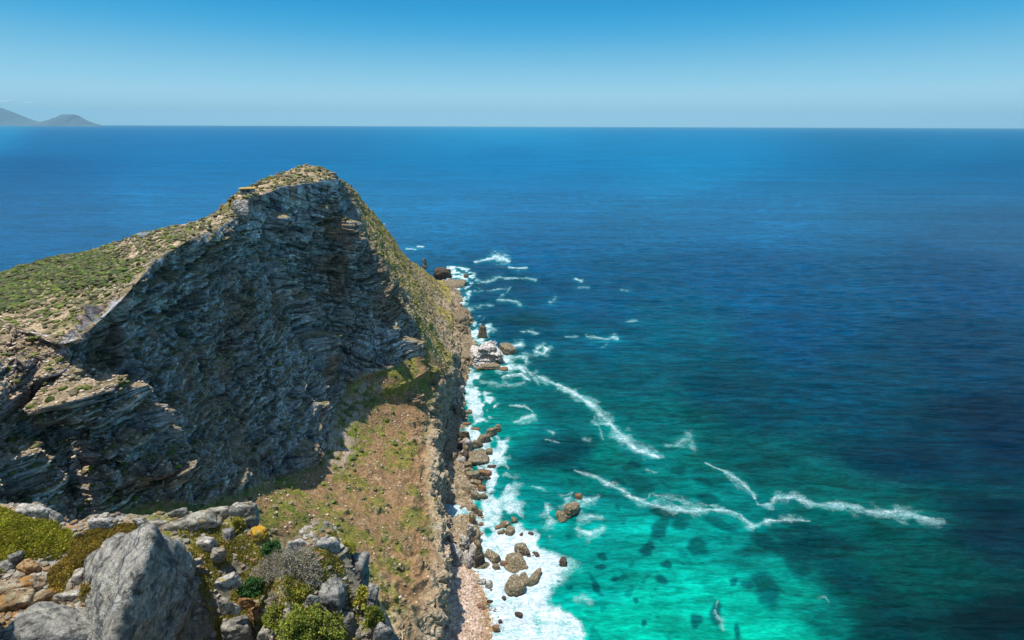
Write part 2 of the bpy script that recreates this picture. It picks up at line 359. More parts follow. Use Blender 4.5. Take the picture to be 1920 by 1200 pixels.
rock = mixc(rock, (.36, .29, .20), sstep(.3, .8, TN[..., 2]+.25*nC)*.75)
wrock = ones[..., None]*np.array([.42, .33, .21])
wrock = mixc(wrock, (.55, .48, .39), sstep(0, .4, nC+nB*.4)*.6)
wrock = mixc(wrock, (.15, .10, .07), sstep(.1, .4, bst+.2*nB)*.6)
wrock = mixc(wrock, (.33, .20, .16), sstep(.1, .4, nB)*.4)
low = sstep(8.3, 9.9, RI)*(1-west)
rock = mixc(rock, wrock, np.clip(west+low, 0, 1)) if False else rock+(wrock-rock)*np.clip(west+low, 0, 1)[..., None]
soil = ones[..., None]*np.array([.285, .175, .088])
soil = mixc(soil, (.30, .17, .085), sstep(-.1, .4, nB+nD*.5)*.7)
soil = mixc(soil, (.42, .30, .19), sstep(.15, .5, nC+nD*.4)*.6)
green = ones[..., None]*np.array([.19, .20, .03])
green = mixc(green, (.085, .11, .022), sstep(-.05, .35, nC+nD*.5)*.8)
# plateau
top = (1-sstep(3.9, 4.0, RI))*(1-west)
plate = ones[..., None]*np.array([.47, .35, .22])
plate = mixc(plate, (.17, .145, .08), sstep(-.26, .14, nC+nD*.8+.3*nB)*.92)
plate = mixc(plate, (.14, .15, .04), sstep(.0, .3, nB+nC*.4)*.7)
gz = np.maximum(uvm(120, 510, 125, 40), uvm(20, 545, 60, 45)*.8)
plate = plate+(mixc(green*np.array([.75, 1.05, .7]), (.12, .105, .05), sstep(-.05, .3, nB+.5*nD)*.7)-plate)*(gz*.95)[..., None]
path = np.minimum(np.abs(V-(468+.0*U+(290-U)*.22+5*np.sin(U/17)))/2.5, np.abs(V-(452-(U-270)*.13+4*np.sin(U/13)))/2.2)
plate = mixc(plate, (.55, .40, .27), (1-sstep(.5, 1.3, path+nD*.5))*((U > 30) & (U < 430))*.9)
plate = mixc(plate, (.44, .36, .26), sstep(3.93, 3.99, RI)*.8)
plate = mixc(plate, (.32, .25, .08), sstep(12, 13, CI)*sstep(-.1, .3, nB+nC)*.8)
col = rock
ts = np.clip(talus-ribs*.7, 0, 1)
tal = soil
tal = tal+(green-tal)*(sstep(-.10, .26, nB+nC*.6+.22*nA+.10*(1-sstep(8.6, 9.4, RI)))*.8)[..., None]
tal = mixc(tal, (.40, .32, .255), np.maximum(uvm(628, 835, 42, 55), np.maximum(uvm(690, 735, 30, 26), uvm(665, 775, 28, 30)*.8))*.9*sstep(.25, -.15, nC))
tal = tal+(green*np.array([1.2, 1.3, 1])-tal)*(np.maximum(uvm(700, 1140, 55, 50, .5, .8), np.maximum(uvm(545, 930, 30, 50, .5, .8), uvm(675, 830, 30, 45, .5, .9)))*.65*sstep(-.2, .2, nC))[..., None]
col = col+(tal-col)*ts[..., None]
wgr = np.clip((1-sstep(.25, .55, rocky+nC*.35)), 0, 1)*west
wg = mixc(green*np.array([1.7, 1.35, 1.3]), (.50, .37, .16), sstep(-.2, .35, nC+nB)*.7)
col = col+(wg-col)*wgr[..., None]
col = col+(plate-col)*top[..., None]
# flat places on the near spur: dry steppe with stones
flat = sstep(.35, .62, TN[..., 2]+.1*nC)*near_spur*face
dry = mixc(ones[..., None]*np.array([.36, .27, .165]), (.12, .11, .04), sstep(-.1, .3, nC+nD*.6)*.8)
col = col+(dry-col)*(flat*.9)[..., None]
# ledges with grass on the wall
led = sstep(.45, .7, TN[..., 2]+.1*nC)*face*(1-near_spur)
col = col+(mixc(dry, (.22, .20, .05), ones*.4)-col)*(led*.7)[..., None]
# beach and tidal band
be = shore*(1-sstep(8.0, 9.0, CI))
beach = mixc(ones[..., None]*np.array([.52, .36, .27]), (.62, .50, .42), sstep(-.1, .3, nD+nC*.4)*.7)
beach = mixc(beach, (.27, .15, .05), sstep(11.45, 11.72, RI+.08*nC)*.95)
sh = mixc(ones[..., None]*np.array([.26, .20, .115]), (.36, .29, .2), sstep(-.2, .3, nC))
sh = mixc(sh, (.075, .045, .03), 1-sstep(-.2, 1.0, TG[..., 2]+.6*nC))
shc = sh+(beach-sh)*(1-sstep(8.0, 9.0, CI))[..., None]
col = col+(shc-col)*shore[..., None]
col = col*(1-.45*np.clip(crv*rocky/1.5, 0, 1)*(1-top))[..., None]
col = np.clip(col*(1+.22*nD)[..., None], .01, .8)
tick("col"); nrow = G.shape[1]
Fq = grid_faces(G.shape[0], nrow)
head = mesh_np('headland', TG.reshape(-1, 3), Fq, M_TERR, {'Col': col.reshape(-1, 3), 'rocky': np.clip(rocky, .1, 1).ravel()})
tag(head, kind='structure')
# ---- scatter: low scrub and loose stones sitting on the headland
def scatter(name, prob, n, smin, smax, cols, squash, mat, label, seed, jit=.35, sink=.2, base=(IV, IF)):
    BV, BF = base
    rg = np.random.default_rng(seed); w = prob.ravel().astype(np.float64)
    c = np.cumsum(w); idx = np.searchsorted(c, rg.random(n)*c[-1]); P0 = TG.reshape(-1, 3)[idx]; Nn = TN.reshape(-1, 3)[idx]
    s = smin+(smax-smin)*rg.random(n)**2.2
    dist = np.linalg.norm(P0-np.array([0, 0, H]), axis=1)
    ang = rg.random(n)*6.283; ca, sa = np.cos(ang), np.sin(ang)
    L = BV[None]*(1+jit*(rg.random((n, len(BV), 1))*2-1))*np.stack([s, s*(.6+.5*rg.random(n)), s*squash], 1)[:, None, :]
    x = L[..., 0]*ca[:, None]-L[..., 1]*sa[:, None]; y = L[..., 0]*sa[:, None]+L[..., 1]*ca[:, None]
    Vv = np.stack([x, y, L[..., 2]], -1)+(P0+Nn*(s*squash*(1-sink))[:, None]*.5)[:, None, :]
    cc = np.array(cols)[rg.integers(0, len(cols), n)]*(.65+.7*rg.random((n, 1)))
    Cc = np.repeat(cc[:, None, :], len(BV), 1)*(.8+.4*rg.random((n, len(BV), 1)))
    F = (BF[None]+(np.arange(n)*len(BV))[:, None, None]).reshape(-1, 3)
    o = mesh_np(name, Vv.reshape(-1, 3), F, mat, {'Col': np.clip(Cc.reshape(-1, 3), 0, 1)})
    return tag(o, label, None, None, 'stuff')
dA = np.linalg.norm(np.cross(np.gradient(TG, axis=0), np.gradient(TG, axis=1)), axis=-1)   # cell area
vis = ((U > -500) & (U < 1000) & (V < 1230) & (D > 50) & (CI > 2.2)).astype(float)
flatn = sstep(.3, .6, TN[..., 2])
veg_p = dA*vis*flatn*(top*(1.2+2*gz+1.2*sstep(-.1, .3, nC))+west*1.0*sstep(-.3, .3, nC)+talus*.45*sstep(0, .3, nB+nC)+led*.25+flat*1.0)*(RI > 1.7)*(RI < 10.5)
scatter('scrub', veg_p*(.15+1.6*sstep(-.05, .3, nC+.5*nD)), 28000, .22, 1.5, [(.20, .19, .08), (.26, .22, .12), (.15, .18, .04), (.21, .25, .05), (.32, .27, .16), (.14, .13, .07)], .62, M_LEAF, 'low scrub', 3, .45)
gp_ = dA*vis*flatn*(top*gz*3)*(RI > 1.7)
scatter('heath', gp_*(.2+1.6*sstep(-.1, .25, nC)), 8000, .35, 1.9, [(.11, .17, .025), (.17, .21, .03), (.065, .10, .02), (.12, .11, .045), (.08, .085, .03)], .55, M_LEAF, 'green heath', 4, .4)
st_p = dA*vis*sstep(.2, .5, TN[..., 2])*(top*.6*(1-gz)+west*.5+talus*.18+flat*2.2+led*.15+be*2.5*(RI < 12.1)+shore*.6*(RI < 12.2)*(CI > 8))*(RI > 1.9)
scatter('scree', st_p, 42000, .14, .75, [(.48, .37, .24), (.60, .48, .34), (.40, .30, .20), (.52, .45, .38), (.30, .21, .13)], .6, M_STONE, 'loose stones', 5, .28)
tick("terrain done")
# ================================================================== SEA
def spaced(lo, hi, step, far, g):
    a = list(np.arange(lo, hi, step)); s = step; x = a[-1]
    while x < far: s *= g; x += s; a.append(x)
    s = step; x = a[0]; b = []
    while x > -far: s *= g; x -= s; b.append(x)
    return np.array(b[::-1]+a)
xs = spaced(-110, 150, .75, 110000, 1.022)
ys = []; y = 150.0
while y < 110000: ys.append(y); y += max(.75, .75*(y/330)**1.25) if y < 1500 else .0052*y+y*y*2e-7
y = 150.0; s = .8; pre = []
while y > -110000: s *= 1.09; y -= s; pre.append(y)
ys = np.array(pre[::-1]+ys)
SX, SY = np.meshgrid(xs, ys, indexing='ij')
print("SEA", len(xs), len(ys))
SP = np.stack([SX, SY, SX*0], -1).astype(np.float32)
su, sv, sd = proj(SP)
front = sd > 20
su = np.where(front, su, 3000); sv = np.where(front, sv, 3000)
warp = fbm(SP/16, 3, 301); warp2 = fbm(SP/5, 3, 302); warp3 = fbm(SP/60+4, 3, 303)
def s2l(c):
    c = np.array(c)/255.; return np.where(c <= .04045, c/12.92, ((c+.055)/1.055)**2.4)
CP = [(0,240,(20,120,175)),(100,260,(0,100,160)),(60,330,(0,88,148)),(100,400,(0,92,152)),(330,380,(0,105,168)),(400,300,(0,105,165)),(960,242,(30,125,180)),(960,300,(0,112,172)),(1300,300,(10,118,175)),
 (1800,250,(10,105,160)),(1850,330,(0,95,150)),(1000,400,(0,102,162)),(850,400,(0,108,168)),(1400,400,(0,100,158)),(1880,430,(0,78,130)),(1000,470,(0,90,145)),(1400,500,(0,84,138)),
 (1850,520,(0,66,116)),(930,530,(0,70,110)),(950,590,(0,75,112)),(1100,560,(0,82,128)),(1100,640,(0,88,122)),(1000,640,(0,78,112)),(1250,650,(0,88,118)),(1500,620,(0,76,124)),(1850,650,(0,60,98)),
 (1180,700,(0,90,112)),(1350,735,(0,70,96)),(1450,780,(0,68,92)),(1550,740,(0,70,102)),(1880,800,(0,38,68)),(1700,850,(0,52,80)),(1300,800,(0,90,98)),(1400,850,(0,84,92)),(1200,770,(0,98,108)),
 (1000,760,(0,100,112)),(960,790,(0,128,130)),(1000,840,(0,92,108)),(1060,840,(0,78,94)),(1150,850,(0,112,112)),(1000,900,(0,128,125)),(1100,900,(0,110,112)),(1200,890,(0,118,112)),(1250,920,(0,120,114)),
 (1100,1000,(0,150,140)),(1200,1000,(0,165,150)),(1250,1060,(0,170,150)),(1340,1000,(0,138,128)),(1400,1010,(0,100,102)),(1320,1100,(0,172,148)),(1420,1060,(0,140,126)),(1500,1020,(0,66,76)),(1480,1100,(0,140,122)),
 (1560,1080,(0,72,80)),(1540,1160,(0,112,104)),(1620,1160,(0,60,72)),(1450,1180,(0,165,140)),(1200,1170,(30,168,142)),(1110,1180,(60,165,140)),(1350,1180,(10,170,142)),(1650,980,(0,82,86)),(1750,1060,(0,74,78)),
 (1550,950,(0,90,94)),(1880,1000,(0,44,64)),(1880,1180,(0,40,52)),(1700,1180,(0,56,66)),(1080,1100,(30,160,145)),(950,700,(0,110,118)),(1040,690,(0,86,108)),(1080,760,(0,95,108))]
px = np.array([c[0] for c in CP], float); py = np.array([c[1] for c in CP], float); pc = np.array([s2l(c[2]) for c in CP])
fu, fv = su+warp3*55+warp*14, sv+(warp3*30+warp*8)*np.clip((sv-300)/400, 0, 1)
wsum = np.zeros(SX.shape, np.float32); csum = np.zeros(SX.shape+(3,), np.float32)
cfu = np.clip(fu, -300, 2300).astype(np.float32); cfv = np.clip(fv, 236, 1400).astype(np.float32)
for k in range(len(CP)):
    d2 = ((cfu-px[k])**2*.45+((cfv-py[k])*1.25)**2)+350.
    w = np.float32(1)/(d2*d2); wsum += w; csum += w[..., None]*pc[k].astype(np.float32)
seac_ = csum/wsum[..., None]
# sea-bed reefs and kelp: darker bottom showing through
DARK = [(1310,1025,20,20,0),(1205,910,30,17,.3),(1242,985,14,36,.5),(1215,1030,12,20,.8),(1155,1083,10,6,.3),(1120,1095,8,24,-.5),(1440,1105,24,40,-.5),(1378,1092,12,9,0),(1405,1098,12,9,0),
 (1250,1056,11,10,0),(1240,1085,14,9,.4),(1195,1125,6,5,0),(1305,1165,11,17,0),(1345,1145,12,26,0),(1210,1165,8,7,0),(1385,1180,8,18,0),(1060,835,55,20,.1),(1030,865,60,14,-.1),(1320,905,28,9,.3),
 (1275,880,18,9,0),(1132,1040,9,8,0),(1128,1060,9,7,0),(1245,960,30,10,.3),(1280,980,20,12,.2),(1330,935,26,8,.2),(1540,1000,90,16,.35),(1480,1010,50,14,.5),(1600,1080,90,26,.5),(985,600,60,14,0),
 (1080,880,40,12,.2),(1310,1160,14,10,0),(1070,1102,7,5,0),(1350,980,40,9,.4),(1440,1020,40,12,.6),(1500,1060,30,20,.6),(1190,870,20,9,.2),(1160,905,18,8,0)]
dk = np.zeros(SX.shape)
for (u, v, a, b, t) in DARK:
    du, dv = su-u+warp2*7, sv-v+warp*8+warp2*4; c, s = math.cos(t), math.sin(t)
    e = np.hypot((du*c+dv*s)/a, (-du*s+dv*c)/b); dk = np.maximum(dk, 1-sstep(.55, 1.25, e))
speck = sstep(.30, .5, fbm(SP/7+9, 3, 311)+.25*warp3)*((su > 1000) & (su < 1520) & (sv > 860))
dk = np.maximum(dk, speck*.55)
seac_ = seac_+(np.array([.0, .058, .082])-seac_)*(dk*.72)[..., None]
tick("seacol")
foam = np.zeros(SX.shape)
LM = np.clip(.95+1.3*fbm(SP/6.5, 2, 331), .35, 1.9)
def fade_line(pts, w0, dens, wob=5):
    global foam
    best = np.full(SX.shape, 1e9); m = front & (sv > 440)
    uu = su+warp2*wob+warp*wob*.7; vv = sv+warp2*wob*.6-warp*wob*.5
    for (a, b) in zip(pts[:-1], pts[1:]):
        ax, ay = a[:2]; bx, by = b[:2]; L = (bx-ax)**2+(by-ay)**2+1e-6
        tt = np.clip(((uu-ax)*(bx-ax)+(vv-ay)*(by-ay))/L, 0, 1)
        w = (a[2]+(b[2]-a[2])*tt)*w0*.82*LM
        best = np.minimum(best, np.hypot(uu-ax-tt*(bx-ax), vv-ay-tt*(by-ay))/w)
    foam = np.maximum(foam, np.where(m, np.maximum(dens*.88*(1-sstep(.1, 1.15, best)), dens*.52*(1-sstep(.4, 2.3, best))), 0))
L_ = fade_line
L_([(1005,702,.6),(1030,714,.7),(1060,727,.9),(1095,745,1.0),(1118,765,1.1),(1133,782,1.3),(1155,800,1.2),(1170,822,1.3),(1195,840,1.2),(1238,860,.8)], 8.5, .80, 4)
L_([(1115,775,.7),(1112,790,.7),(1128,806,.7),(1134,822,.5)], 9, .5, 8)
L_([(1080,882,.3),(1120,895,.4),(1150,910,.7),(1168,916,1),(1185,930,.8),(1210,940,.8),(1245,950,1.1),(1290,958,1.1),(1330,955,.8),(1370,955,.8),(1392,965,.8),(1402,978,.8),(1414,987,.9),(1440,975,.9),(1480,972,1.1),(1518,975,.7)], 8, .74, 4)
L_([(1325,868,.5),(1350,880,.5),(1385,900,.8),(1412,925,.7),(1422,945,.6),(1445,945,.9),(1458,932,.8),(1490,930,.9),(1522,942,.8),(1560,945,.7),(1600,950,.9),(1650,960,1),(1700,962,1.5),(1765,975,1.0)], 8.5, .70, 5)
L_([(1200,945,.6),(1230,925,.4),(1260,935,.7),(1300,945,.6),(1360,948,.5)], 12, .42, 9)
L_([(1245,835,.5),(1275,832,.9),(1292,820,1.2),(1305,842,.6)], 10, .42, 7); L_([(1215,880,.6),(1235,885,.7)], 11, .42, 6)
L_([(1345,1125,.5),(1342,1145,.8),(1352,1165,.8),(1358,1180,.5)], 7, .55, 4); L_([(1536,1120,.4),(1550,1118,.8),(1558,1130,.5)], 9, .42, 6)
L_([(890,492,.2),(915,486,.6),(930,482,1.6),(945,485,1.6),(958,490,.6)], 5.5, .9, 3)
L_([(956,501,.6),(972,503,1),(990,502,.5)], 3, .9, 2); L_([(764,467,1),(780,468,.8)], 2.2, .9, 1); L_([(783,463,1),(795,463,.8)], 2.0, .9, 1)
L_([(895,531,.6),(922,527,.8),(935,520,1),(950,522,.6),(985,522,.6),(1005,525,.9)], 3.2, .72, 3); L_([(1080,523,.8),(1092,526,.8)], 3.5, .8, 2)
L_([(1085,540,.8),(1105,538,.8)], 4.5, .42, 4); L_([(870,548,.8),(915,546,.5),(958,540,.6),(935,562,.6),(970,566,.7),(978,572,.9)], 3.2, .62, 4)
L_([(860,580,.6),(895,575,.6),(925,572,.5)], 4, .6, 4); L_([(1035,568,.7),(1042,558,.7)], 5, .5, 4); L_([(1170,603,.4),(1195,600,.8)], 4, .55, 2); L_([(1165,544,.6),(1185,544,.6)], 4, .4, 3)
L_([(1102,630,.8),(1120,633,.9),(1138,636,.5),(1152,632,1.3),(1160,634,1)], 4, .75, 4); L_([(1062,631,.8),(1085,631,.8)], 3.5, .5, 2); L_([(1128,650,.7),(1140,645,.7)], 4, .45, 3)
L_([(978,622,.5),(1000,622,1),(1010,626,.8)], 3.5, .7, 3); L_([(1010,652,1.2),(1018,648,1.2),(1028,656,1.2),(1018,664,1.2),(1008,660,1)], 6, .85, 2)
L_([(965,792,.5),(1000,780,.8)], 12, .75, 5); L_([(1030,805,.6),(1040,812,.6)], 6, .6, 4); L_([(1025,825,.5),(1050,830,.5)], 5, .45, 4)
L_([(955,760,.4),(985,762,.7),(1000,772,.9)], 3.5, .8, 2); L_([(1095,823,.8),(1105,826,.8)], 6, .5, 3)
L_([(1025,945,.6),(1030,965,.9),(1036,980,.8)], 12, .72, 6); L_([(1055,930,.5),(1075,920,.6),(1060,945,.8)], 10, .62, 6)
L_([(1085,955,1),(1100,940,1.0),(1120,932,.5)], 11, .82, 5); L_([(1090,970,1),(1115,968,.8),(1130,972,.5)], 9, .72, 5); L_([(1080,990,.8),(1110,1000,1),(1130,992,.6)], 11, .78, 6)
L_([(1080,1125,.5),(1095,1120,.9),(1112,1130,.6)], 12, .5, 6); L_([(998,912,.5),(1020,918,.7)], 9, .55, 6)
L_([(940,690,1),(975,688,1.2),(985,696,.6)], 9, .9, 4); L_([(945,708,1),(980,700,.8),(995,712,.4)], 8, .8, 5); L_([(960,650,1),(978,646,.7)], 8, .9, 3); L_([(945,670,1.2),(985,668,1),(990,680,.8)], 7, .75, 4)
L_([(905,715,.8),(940,722,1),(985,718,.6)], 9, .5, 6); L_([(985,690,.8),(1005,705,.7),(1010,715,.6)], 8, .62, 5)
foam *= np.clip(.86+.30*fbm(SP/3.2, 3, 321)+.25*warp2, .35, 1.05)
# surf band along the coast: v, coast u, dense until, gone at
BAND = np.array([(490,845,846,847),(499,850,851,852),(505,850,872,896),(520,855,882,905),(535,868,884,905),(548,860,878,900),(560,855,870,892),(575,855,868,885),(590,868,885,905),(602,885,905,935),(612,888,915,945),(622,886,905,935),
 (632,880,902,930),(645,895,905,925),(660,925,945,965),(680,930,955,975),(690,868,880,900),(702,868,888,915),(715,868,895,925),(730,868,898,928),(745,866,912,930),(760,866,925,945),(775,860,915,945),(790,860,905,945),(805,860,890,925),
 (820,925,940,960),(835,920,945,955),(850,900,946,958),(865,900,940,975),(880,900,925,985),(895,905,930,990),(910,905,945,1000),(925,905,948,1005),(940,905,950,1015),(955,900,955,1010),(975,895,960,1000),(990,895,968,1015),(1005,895,1008,1045),
 (1020,895,1010,1040),(1035,900,1020,1060),(1050,905,1035,1115),(1065,910,1040,1120),(1080,915,1030,1095),(1095,920,1025,1065),(1110,920,1022,1060),(1125,925,1015,1050),(1140,928,1030,1075),(1150,930,1062,1085),(1165,935,1078,1095),(1200,938,1092,1108),(1300,950,1110,1130)], float)
uc = np.interp(sv, BAND[:, 0], BAND[:, 1]); ud = np.interp(sv, BAND[:, 0], BAND[:, 2]); us = np.interp(sv, BAND[:, 0], BAND[:, 3])
uw = su+warp2*9*np.clip((sv-450)/300, .2, 1)+warp*9*np.clip((sv-450)/300, .1, 1)
us = us+8; band = np.where(uw < ud, .96, .96*(1-sstep(0, 1, (uw-ud)/np.maximum(us-ud, 3))**.8))
band = np.where((sv < 499) | (su < 838), 0, band)*np.where((sv > 655) & (sv < 690) & (su < 915), .3, 1)
band = np.where((su < 915) & (sv > 668) & (sv < 690), .15, band)
fl2 = fbm(SP/5.5+7, 3, 343)
fl = fbm(SP*np.array([1/7., 1/12., 1], np.float32), 3, 341)
ragged = np.clip(band*(1-.16*(sv < 1000))-.85*sstep(-.22, .28, fl)*(1-sstep(820, 870, sv))-.5*sstep(.0, .4, fl)*(sv < 1045)*sstep(820, 870, sv)-.16*sstep(0, .5, fl)-.10*sstep(-.1, .4, fl2)-.30*np.clip(warp2+.2, 0, 1)*sstep(470, 600, sv)*((sv < 1040) | (sv > 1100)), 0, 1)
foam = np.maximum(foam, np.where(front & (su < 1150) & (su > 700), ragged, 0))
foam = np.where(front & (sv > 440), foam, 0)
aer = np.clip(blur(blur(foam, 5, 0), 5, 1)*1.5, 0, 1)
aer = np.where(sv > 460, aer, 0)
seac_ = seac_+(np.array([.05, .42, .38])-seac_)*(aer*.5*np.clip(1-dk, 0, 1))[..., None]
def make_sea_mat():
    t = NT('sea_water'); geo = t.n('ShaderNodeNewGeometry').outputs['Position']
    c = t.attr('Col').outputs['Color']; f = t.attr('foam').outputs['Fac']
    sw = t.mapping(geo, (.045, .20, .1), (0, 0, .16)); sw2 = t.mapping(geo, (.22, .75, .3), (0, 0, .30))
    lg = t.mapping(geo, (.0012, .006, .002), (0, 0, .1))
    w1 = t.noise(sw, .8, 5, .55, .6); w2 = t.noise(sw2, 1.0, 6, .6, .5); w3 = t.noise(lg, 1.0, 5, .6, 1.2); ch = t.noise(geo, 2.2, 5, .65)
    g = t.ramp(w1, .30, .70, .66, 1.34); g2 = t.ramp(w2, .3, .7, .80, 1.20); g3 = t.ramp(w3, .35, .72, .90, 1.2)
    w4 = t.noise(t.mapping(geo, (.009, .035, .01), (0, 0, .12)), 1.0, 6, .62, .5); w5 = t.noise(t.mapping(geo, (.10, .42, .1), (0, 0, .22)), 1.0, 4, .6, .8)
    gg = t.math('MULTIPLY', t.math('MULTIPLY', g, t.ramp(w4, .3, .7, .84, 1.18)), t.math('MULTIPLY', t.math('MULTIPLY', g2, t.ramp(w5, .32, .68, .78, 1.24)), g3))  # light and shade of the waves painted into the water colour, plus current bands
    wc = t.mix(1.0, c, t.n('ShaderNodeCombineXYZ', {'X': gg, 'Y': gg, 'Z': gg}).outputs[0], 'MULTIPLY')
    fn = t.math('ADD', t.math('MULTIPLY', t.noise(t.mapping(geo, (1, 1.5, 1), (0, 0, .2)), .42, 9, .68, 1.0), .60), t.math('MULTIPLY', t.noise(geo, 1.5, 8, .7, .6), .40))
    thr = t.math('SUBTRACT', t.ramp(f, 0, 1, .74, .20), 0.0)
    # linear threshold, then soft edge
    k = t.math('SUBTRACT', fn, t.math('SUBTRACT', .73, t.math('MULTIPLY', f, .42)))
    fm = t.n('ShaderNodeMapRange', {'Value': k, 'From Min': -.03, 'From Max': .13}, interpolation_type='SMOOTHSTEP').outputs[0]
    fm = t.math('MULTIPLY', fm, t.ramp(f, .02, .12)); fm = t.math('MULTIPLY', fm, t.ramp(t.noise(t.mapping(geo, (1, 1.4, 1), (0, 0, .3)), 1.1, 7, .72, 1.2), .36, .5, t.ramp(f, .5, .95, .25, .85), 1.0))
    gate = t.ramp(f, .8, .95, .55, .86)
    fcol = t.mix(gate, (.42, .60, .62), (.93, .94, .95))
    thin = t.math('MULTIPLY', t.n('ShaderNodeMapRange', {'Value': k, 'From Min': -.18, 'From Max': .05}).outputs[0], t.ramp(f, .04, .3, 0, .6))
    wc = t.mix(thin, wc, (.45, .72, .74))
    dn = t.ramp(t.noise(t.mapping(geo, (1, 1.6, 1), (0, 0, .25)), .33, 8, .7, .8), .32, .66)
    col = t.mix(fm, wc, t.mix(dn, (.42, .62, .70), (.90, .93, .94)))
    hb_ = t.math('ADD', t.math('MULTIPLY', w1, 1.0), t.math('ADD', t.math('MULTIPLY', w2, .32), t.math('MULTIPLY', ch, .05)))
    bp = t.bump(hb_, 4.5, 1.0); bp = t.bump(fn, .5, t.math('MULTIPLY', fm, .6), bp)
    yy = t.n('ShaderNodeSeparateXYZ', {'Vector': geo}).outputs[1]; rough = t.math('ADD', t.math('MULTIPLY', fm, .5), t.ramp(yy, 300, 4000, .16, .42))
    spec = t.math('SUBTRACT', .08, t.math('MULTIPLY', fm, .05))
    return t.bsdf(col, rough, bp, spec, {'IOR': 1.33})
near_ = (1-sstep(700, 1500, np.abs(SY)))*front*(SX > -200)*(SX < 900)
wv = fbm(SP*np.array([1/26., 1/9., 1], np.float32)+3, 3, 351)
SP[..., 2] += (wv*.9*near_+(np.clip(foam, 0, 1)**1.0)*(.25+.55*fbm(SP/3.0, 3, 352, .6, True))*near_*(sv > 440)).astype(np.float32)
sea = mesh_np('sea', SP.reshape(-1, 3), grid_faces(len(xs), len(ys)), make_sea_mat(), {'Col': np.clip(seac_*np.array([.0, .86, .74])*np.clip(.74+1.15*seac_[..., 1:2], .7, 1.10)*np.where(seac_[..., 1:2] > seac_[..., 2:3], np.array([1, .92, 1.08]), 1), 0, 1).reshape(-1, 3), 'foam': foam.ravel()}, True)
tag(sea, kind='structure')
tick("sea done")
# ================================================================== ROCKS
M_OLIVE = make_rock_mat('olive_sea_rock', (.25, .20, .11), (.12, .085, .05), (.33, .27, .17), wet=True, guano=.12, scale=1)
M_GUANO = make_rock_mat('whitened_sea_rock', (.27, .22, .14), (.13, .09, .06), (.40, .34, .25), wet=True, guano=.62, scale=.8)
M_DARKR = make_rock_mat('dark_wet_rock', (.10, .075, .055), (.05, .035, .03), (.16, .12, .09), wet=True)
M_REDR = make_rock_mat('reddish_rock', (.27, .15, .08), (.14, .08, .05), (.36, .23, .13), wet=True)
M_GREYR = make_rock_mat('pale_shore_rock', (.34, .30, .23), (.16, .13, .10), (.46, .42, .36), wet=True, guano=.3)
def rock_unit(seed, n=13, sub=4, k=17, flatten=.0):
    rg = np.random.default_rng(seed)
    bm_ = bmesh.new(); bmesh.ops.create_icosphere(bm_, subdivisions=sub, radius=1)
    V = np.array([v.co[:] for v in bm_.verts]); F = np.array([[v.index for v in f.verts] for f in bm_.faces]); bm_.free()
    N = rg.normal(size=(n, 3)); N[:, 2] *= .6; N /= np.linalg.norm(N, axis=1, keepdims=True)
    N = np.concatenate([N, [[1, 0, .1], [-1, 0, .1], [0, 1, .1], [0, -1, .1], [.05, .1, 1], [0, 0, -1]]]); N /= np.linalg.norm(N, axis=1, keepdims=True)
    d = .72+.3*rg.random(len(N)); d[-6:] = .85+.2*rg.random(6)
    dd = np.maximum(V@N.T, 1e-3)/d
    r = (dd**k).sum(1)**(-1/k)
    return V*r[:, None], F
def hull_unit(pts, sub=5, k=14):
    """rounded convex body from its corner points"""
    b = bmesh.new(); [b.verts.new(q) for q in pts]; bmesh.ops.convex_hull(b, input=b.verts); b.normal_update()
    c = np.mean(np.array(pts), 0)
    pl = []
    for f in b.faces:
        n_ = np.array(f.normal); d_ = n_@(np.array(f.verts[0].co)-c)
        if d_ < 0: n_, d_ = -n_, -d_
        if d_ > 1e-4 and not any(abs(n_@m_-1) < .002 for m_, _ in pl): pl.append((n_, d_))
    b.free(); N = np.array([a for a, _ in pl]); d = np.array([a for _, a in pl])
    bm_ = bmesh.new(); bmesh.ops.create_icosphere(bm_, subdivisions=sub, radius=1)
    V = np.array([v.co[:] for v in bm_.verts]); F = np.array([[v.index for v in f.verts] for f in bm_.faces]); bm_.free()
    r = ((np.maximum(V@N.T, 1e-4)/d)**k).sum(1)**(-1/k)
    return V*r[:, None]+c, F
def vnorm(V, F):
    n = np.zeros_like(V); fn = np.cross(V[F[:, 1]]-V[F[:, 0]], V[F[:, 2]]-V[F[:, 0]])
    for k in range(3): np.add.at(n, F[:, k], fn)
    return n/(np.linalg.norm(n, axis=1, keepdims=True)+1e-9)
def roughen(V, F, s, amp, seed, strata=0.6):
    n = vnorm(V, F)
    q = V/s+seed*3.1
    d = fbm(q*1.1, 3, seed, .5, True)*.55+fbm(q*3.7, 4, seed+5)*.40
    lay = vn(np.stack([q[:, 0]*.4, q[:, 1]*.4, q[:, 2]*4.5+.7*vn(q*1.5, 3)], -1), seed+9)
    d = d+lay*.35*strata
    return V+n*(d*amp)[:, None]
def rock(name, label, cat, loc, size, rz, seed, mat, sub=4, amp=.10, n=13, group=None, tilt=(0, 0), smooth=False):
    V, F = rock_unit(seed, n, sub); V = V*np.array(size)
    M = Matrix.Rotation(rz, 3, 'Z') @ Matrix.Rotation(tilt[0], 3, 'X') @ Matrix.Rotation(tilt[1], 3, 'Y')
    V = V@np.array(M).T
    s = float(np.mean(size)); V = roughen(V, F, s*.55, s*amp, seed)
    o = mesh_np(name, V, F, mat, smooth=smooth); o.location = loc
    return tag(o, label, cat, group)
